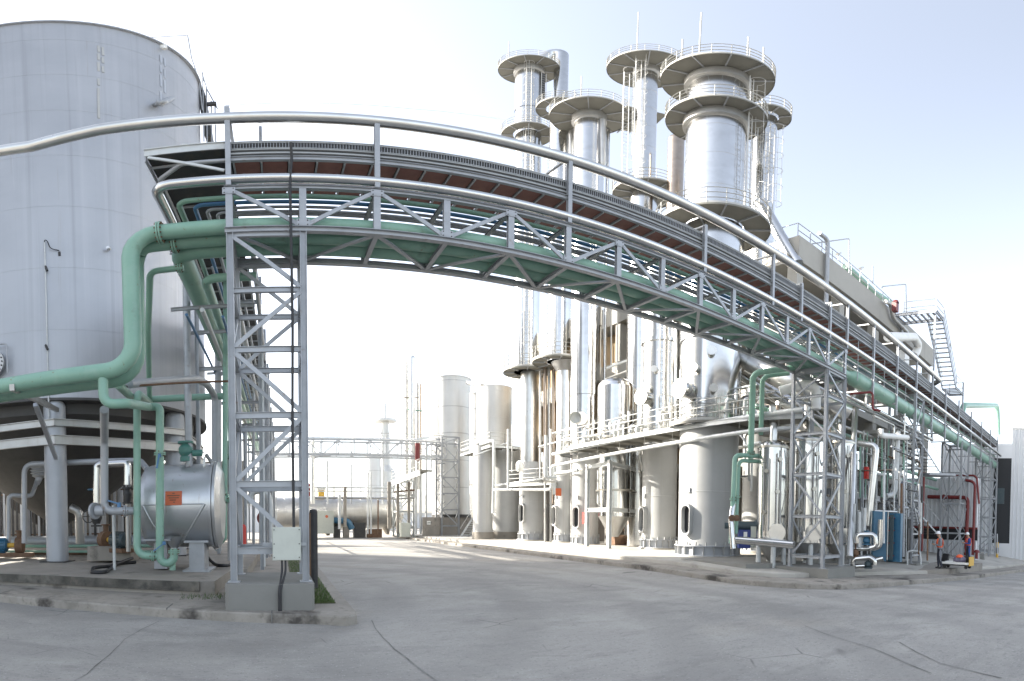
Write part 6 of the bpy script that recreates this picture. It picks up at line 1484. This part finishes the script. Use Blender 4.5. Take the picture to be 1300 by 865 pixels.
for k in range(4): part('band', MB().cyl(q+Vector((0,0,.55*k)), .13, .55, 12), M['yellow' if k % 2 else 'black'], yw)
for k in range(3): pipe([at(1250+8*k,704,X=48), at(1250+8*k,690-6*k,X=48)], .06, M['steel'], ('left','middle','right')[k]+' thin grey post at the foot of the last lattice tower', n=8)
solid('utility_box', MB().box(at(1243,717,X=44)-Vector((0,.4,0)), at(1250,704,X=44)+Vector((0,.4,0))+Vector((.4,0,0))), M['block'], 'grey utility box at the foot of the last lattice tower', 'utility box')

# denser service pipework behind the blue exchanger and under the process floor
rr = random.Random(9); lst = []
for k in range(45):
    px, d = rr.uniform(1086,1178), rr.uniform(26.5,31); a, b = sorted((rr.uniform(560,705), rr.uniform(560,705)))
    if k % 3 == 0:
        q = at(px,a,d=d); P = [q, q+Vector((rr.uniform(1,3),0,0))]
        if rr.random() < .6: P.append(P[-1]+Vector((0,0,-rr.uniform(.4,1.4))))
    else: P = [at(px,a,d=d), at(px-.5,min(b+25,712),d=d)]
    lst.append((px, P))
lst.sort(key=lambda t: t[0])
for k, (px, P) in enumerate(lst):
    pipe(P, rr.uniform(.03,.075), M[('steel','clad_dull','steel_lt','dark','rust')[k % 5]], ORD[k//5]+' '+('grey','dull silver','pale','black','rusty')[k % 5]+' service pipe from the left around the blue exchanger', n=8, bend=.12, group='service pipes around the blue exchanger')
for k, (px, y0_, y1_) in enumerate(((1094,640,700),(1128,655,708),(1150,640,705))):  # dark blocks added to darken the background here
    q = at(px,y1_,d=30.5); solid('backdrop_block', MB().box(q-Vector((.5,.3,.2)), q+Vector((.5,.5,1.6))).cyl(q+Vector((0,0,1.6)), .3, .5, 14).cyl(q+Vector((-.6,0,.9)), .2, .5, 12, (-1,0,0)), M[('dark','rust','dark')[k]], ('dark block added left of the blue exchanger to darken the background','rusty block added behind the blue exchanger to darken the background','dark block added right of the blue exchanger to darken the background')[k], 'backdrop')
# ------------------------------------------------------------------ people
def person(label, foot, face, H=1.78, shirt='shirtg', pants='hair', arms=None, head_tilt=0., group=None, vest=True, holding=True):
    """standing figure; face = direction (radians) it looks along; built in local axes: +Y forward, X right"""
    root = thing('person', label, 'person', foot, group)
    k = H/1.75
    V, E, R = [], [], []
    def nd(x, y, z, r, pa=None):
        V.append(Vector((x,y,z))*k); R.append(r*k)
        if pa is not None: E.append((pa, len(V)-1))
        return len(V)-1
    pel = nd(0,0,.96,.145)
    wst = nd(0,.0,1.08,.135,pel); ch = nd(0,.01,1.26,.155,wst); sh = nd(0,.0,1.42,.12,ch); nk = nd(0,.02,1.50,.06,sh)
    hd0 = nd(0,.05+head_tilt*.3,1.58,.078,nk); hd1 = nd(0,.06+head_tilt*.6,1.66,.09,hd0); hd2 = nd(0,.05+head_tilt*.8,1.73,.075,hd1)
    for s in (-1,1):
        hp_ = nd(s*.10,0,.90,.105,pel); kn = nd(s*.11,.02*s+.03,.50,.075,hp_); an = nd(s*.115,-.03+.05*s,.10,.048,kn)
        nd(s*.125,.02+.05*s,.045,.045,an); nd(s*.135,.13+.05*s,.035,.038,len(V)-1)
        so = nd(s*.19,0,1.40,.07,sh); el = nd(s*.25,.02 if holding else -.03,1.12,.05,so)
        if holding: wr = nd(s*.12,.26,1.17,.036,el); hn = nd(s*.08,.33,1.19,.04,wr)
        else: wr = nd(s*.26,.08,.88,.036,el); hn = nd(s*.26,.11,.80,.04,wr)
        for j in range(4): nd(hn and V[hn].x/k+(-.028+.019*j), V[hn].y/k+(.075 if holding else .02), V[hn].z/k+(.02-.005*j if holding else -.085), .010, hn)
        nd(V[hn].x/k-s*.045, V[hn].y/k+.03, V[hn].z/k+(.03 if holding else -.04), .011, hn)
    me = bpy.data.meshes.new('body'); me.from_pydata(V, E, []); ob = bpy.data.objects.new('body', me); COL.objects.link(ob)
    m = ob.modifiers.new('s', 'SKIN')
    for i, r in enumerate(R): me.skin_vertices[0].data[i].radius = (r, r*.82 if i in (1,2,3) else r)
    me.skin_vertices[0].data[0].use_root = True
    ob.modifiers.new('u', 'SUBSURF').levels = 2
    dg = bpy.context.evaluated_depsgraph_get(); ev = ob.evaluated_get(dg); nm = bpy.data.meshes.new_from_object(ev)
    bpy.data.objects.remove(ob); nm.name = 'body'
    rot = Matrix.Rotation(face-pi/2, 4, 'Z'); 
    for mt in (shirt, pants, 'glove', 'boot'): nm.materials.append(M[mt])
    for pl in nm.polygons:
        c = pl.center/k; pl.use_smooth = True
        arm = abs(c.x) > .17 or (holding and c.y > .15 and 1.0 < c.z < 1.3)
        if c.z > 1.485: i = 2
        elif (holding and c.y > .27 and c.z > 1.05) or (not holding and arm and c.z < .86 and abs(c.x) > .2): i = 2
        elif c.z < .10: i = 3
        elif c.z < .97 and not arm: i = 1
        else: i = 0
        pl.material_index = i
    nm.transform(rot)
    body = piece('body', nm, foot, root)
    def loc(mb): mb.v = [tuple((rot @ Vector(v))+Vector(foot)) for v in mb.v]; return mb
    hc = Vector((0,.055+head_tilt*.75,1.70))*k
    hm_ = MB().lathe(hc, [(.125*k*cos(a),.135*k*sin(a)) for a in [i*pi/12 for i in range(7)]], 20).lathe(hc, [(.125*k,0),(.15*k,-.01),(.125*k,-.015)], 20)
    hm_.add([hc+Vector((x*k,y*k,z*k)) for x, y, z in ((-.08,.10,0),(.08,.10,0),(.05,.20,-.02),(-.05,.20,-.02))], [(0,1,2,3)])
    part('safety_helmet', loc(hm_), M['helm'], root)
    fc = Vector((0,.055+head_tilt*.6,1.63))*k
    part('face', loc(MB().lathe(fc+Vector((0,.085*k,-.005*k)), [(.018*k,0),(.008*k,.025*k),(0,.027*k)], 8, (0,1,0)).box(fc+Vector((-.04*k,.078*k,.03*k)), fc+Vector((-.018*k,.088*k,.042*k))).box(fc+Vector((.018*k,.078*k,.03*k)), fc+Vector((.04*k,.088*k,.042*k))).box(fc+Vector((-.022*k,.078*k,-.04*k)), fc+Vector((.022*k,.086*k,-.033*k)))), M['rust'], root)
    if vest:
        vb = MB()
        ring = lambda z, rx, ry, h: vb.lathe((0,.0,z*k), [(1,0),(1.0,h*k)], 24)
        def band(z0, z1, rx, ry):
            n = 24; vs = [(rx*k*cos(2*pi*i/n), .01+ry*k*sin(2*pi*i/n), z*k) for z in (z0,z1) for i in range(n)]
            vb.add(vs, [(i,(i+1)%n,n+(i+1)%n,n+i) for i in range(n)], True)
        band(1.03,1.11,.163,.135)
        for s in (-1,1):
            vb.tube([Vector((s*.10,.125,1.08))*k, Vector((s*.095,.15,1.27))*k, Vector((s*.085,.11,1.43))*k, Vector((s*.085,.0,1.475))*k, Vector((s*.09,-.10,1.42))*k, Vector((s*.05,-.15,1.26))*k, Vector((s*-.02,-.13,1.08))*k], .028*k, 8)
        part('safety_vest', loc(vb), M['vest'], root)
    if holding == 'tablet': part('handheld_device', loc(MB().box(Vector((-.07,.34,1.19))*k, Vector((.07,.36,1.33))*k)), M['dark'], root)
    return root
gz = lambda px, py, d: at(px, py, d=d)
f1 = at(1192.5,722,d=28.6); person('worker in white helmet and orange vest over a grey shirt looking down at a tablet', (f1.x,f1.y,f1.z), radians(120), 1.98, 'shirtg', 'hair', head_tilt=.06, holding='tablet')
f2 = at(1229,714.5,d=32.0); person('worker in white helmet and orange vest over a blue shirt behind the trolley', (f2.x,f2.y,f2.z), radians(125), 1.80, 'shirtb', 'hair', head_tilt=.05)
f3 = Vector((at(1146,630,Y=13.9).x, 13.9, RZ)); person('person in light blue shirt and white helmet up on the process floor', f3, radians(200), 1.72, mat('x','x') if False else 'shirtb', 'hair', vest=False, holding=False)
# ground patch under the workers: the pavement carries on at their feet
solid('pavement_pad', MB().prism([(25.8,8.9),(27.5,7.7),(33.5,7.3),(34,10.2),(26.2,10.4)], -2.0, f1.z-.012), M['concrete'], 'flat concrete pad beneath the two workers and their trolley', 'pavement')
tr = thing('equipment_trolley', 'low trolley with white side boards and a grey bag on it between the workers', 'trolley', at(1215,722,d=29.5))
a, b = at(1196,716,d=29.2), at(1233,723,d=28.6); d_ = (b-a); d_.z = 0; L = d_.length; d_.normalize(); s_ = Vector((-d_.y, d_.x, 0)); zb = f1.z+.02
a.z = zb
part('bed', MB().bar(a+Vector((0,0,.22)), a+d_*L+Vector((0,0,.22)), .7, .10), M['dark'], tr)
part('side_board', MB().bar(a+s_*-.36+d_*.1+Vector((0,0,.30)), a+s_*-.36+d_*L*.98+Vector((0,0,.30)), .04, .12), M['white'], tr)
part('end_board', MB().bar(a+d_*L-s_*.38+Vector((0,0,.42)), a+d_*L+s_*.38+Vector((0,0,.42)), .05, .5), M['yellow'], tr)
part('back_panel', MB().bar(a+s_*.3+d_*L*.62+Vector((0,0,.45)), a+s_*.3+d_*L*.97+Vector((0,0,.45)), .06, .45), M['black'], tr)
for f in (.15,.88):
    for o in (-.3,.3): part('wheel', MB().cyl(a+d_*L*f+s_*(o-.03)+Vector((0,0,.09)), .10, .06, 14, s_), M['black'], tr)
part('white_tray', MB().bar(a+d_*.25+Vector((0,0,.33)), a+d_*L*.5+Vector((0,0,.33)), .5, .10), M['white'], tr)
q = a+d_*L*.6+Vector((0,0,.28))
kb = thing('kit_bag', 'grey purple kit bag with an orange top resting on the trolley', 'bag', q)
part('bag_body', MB().lathe(q-d_*.35+Vector((0,0,.18)), [(0,0),(.16,.03),(.22,.2),(.22,.5),(.15,.68),(0,.72)], 16, d_), mat('grey_purple_cloth', (.19,.17,.23), .85, 0, noise=[((.1,.09,.13), 5, .4, .7, .9)]), kb)
part('orange_flap', MB().dome(q+Vector((0,0,.33)), .22, .17, 14), M['vest'], kb)
q = at(1199,716,d=29.6); q.z = f1.z
fbg = thing('folding_seat', 'dark folding seat bag behind the worker with the tablet', 'bag', q)
part('seat_back', MB().bar(q+Vector((0,0,.2)), q+Vector((.18,-.05,.75)), .42, .14), M['black'], fbg)
part('seat_base', MB().bar(q+Vector((-.1,0,.16)), q+Vector((.35,-.1,.16)), .42, .14), M['black'], fbg)
q = at(1252,720,X=44)
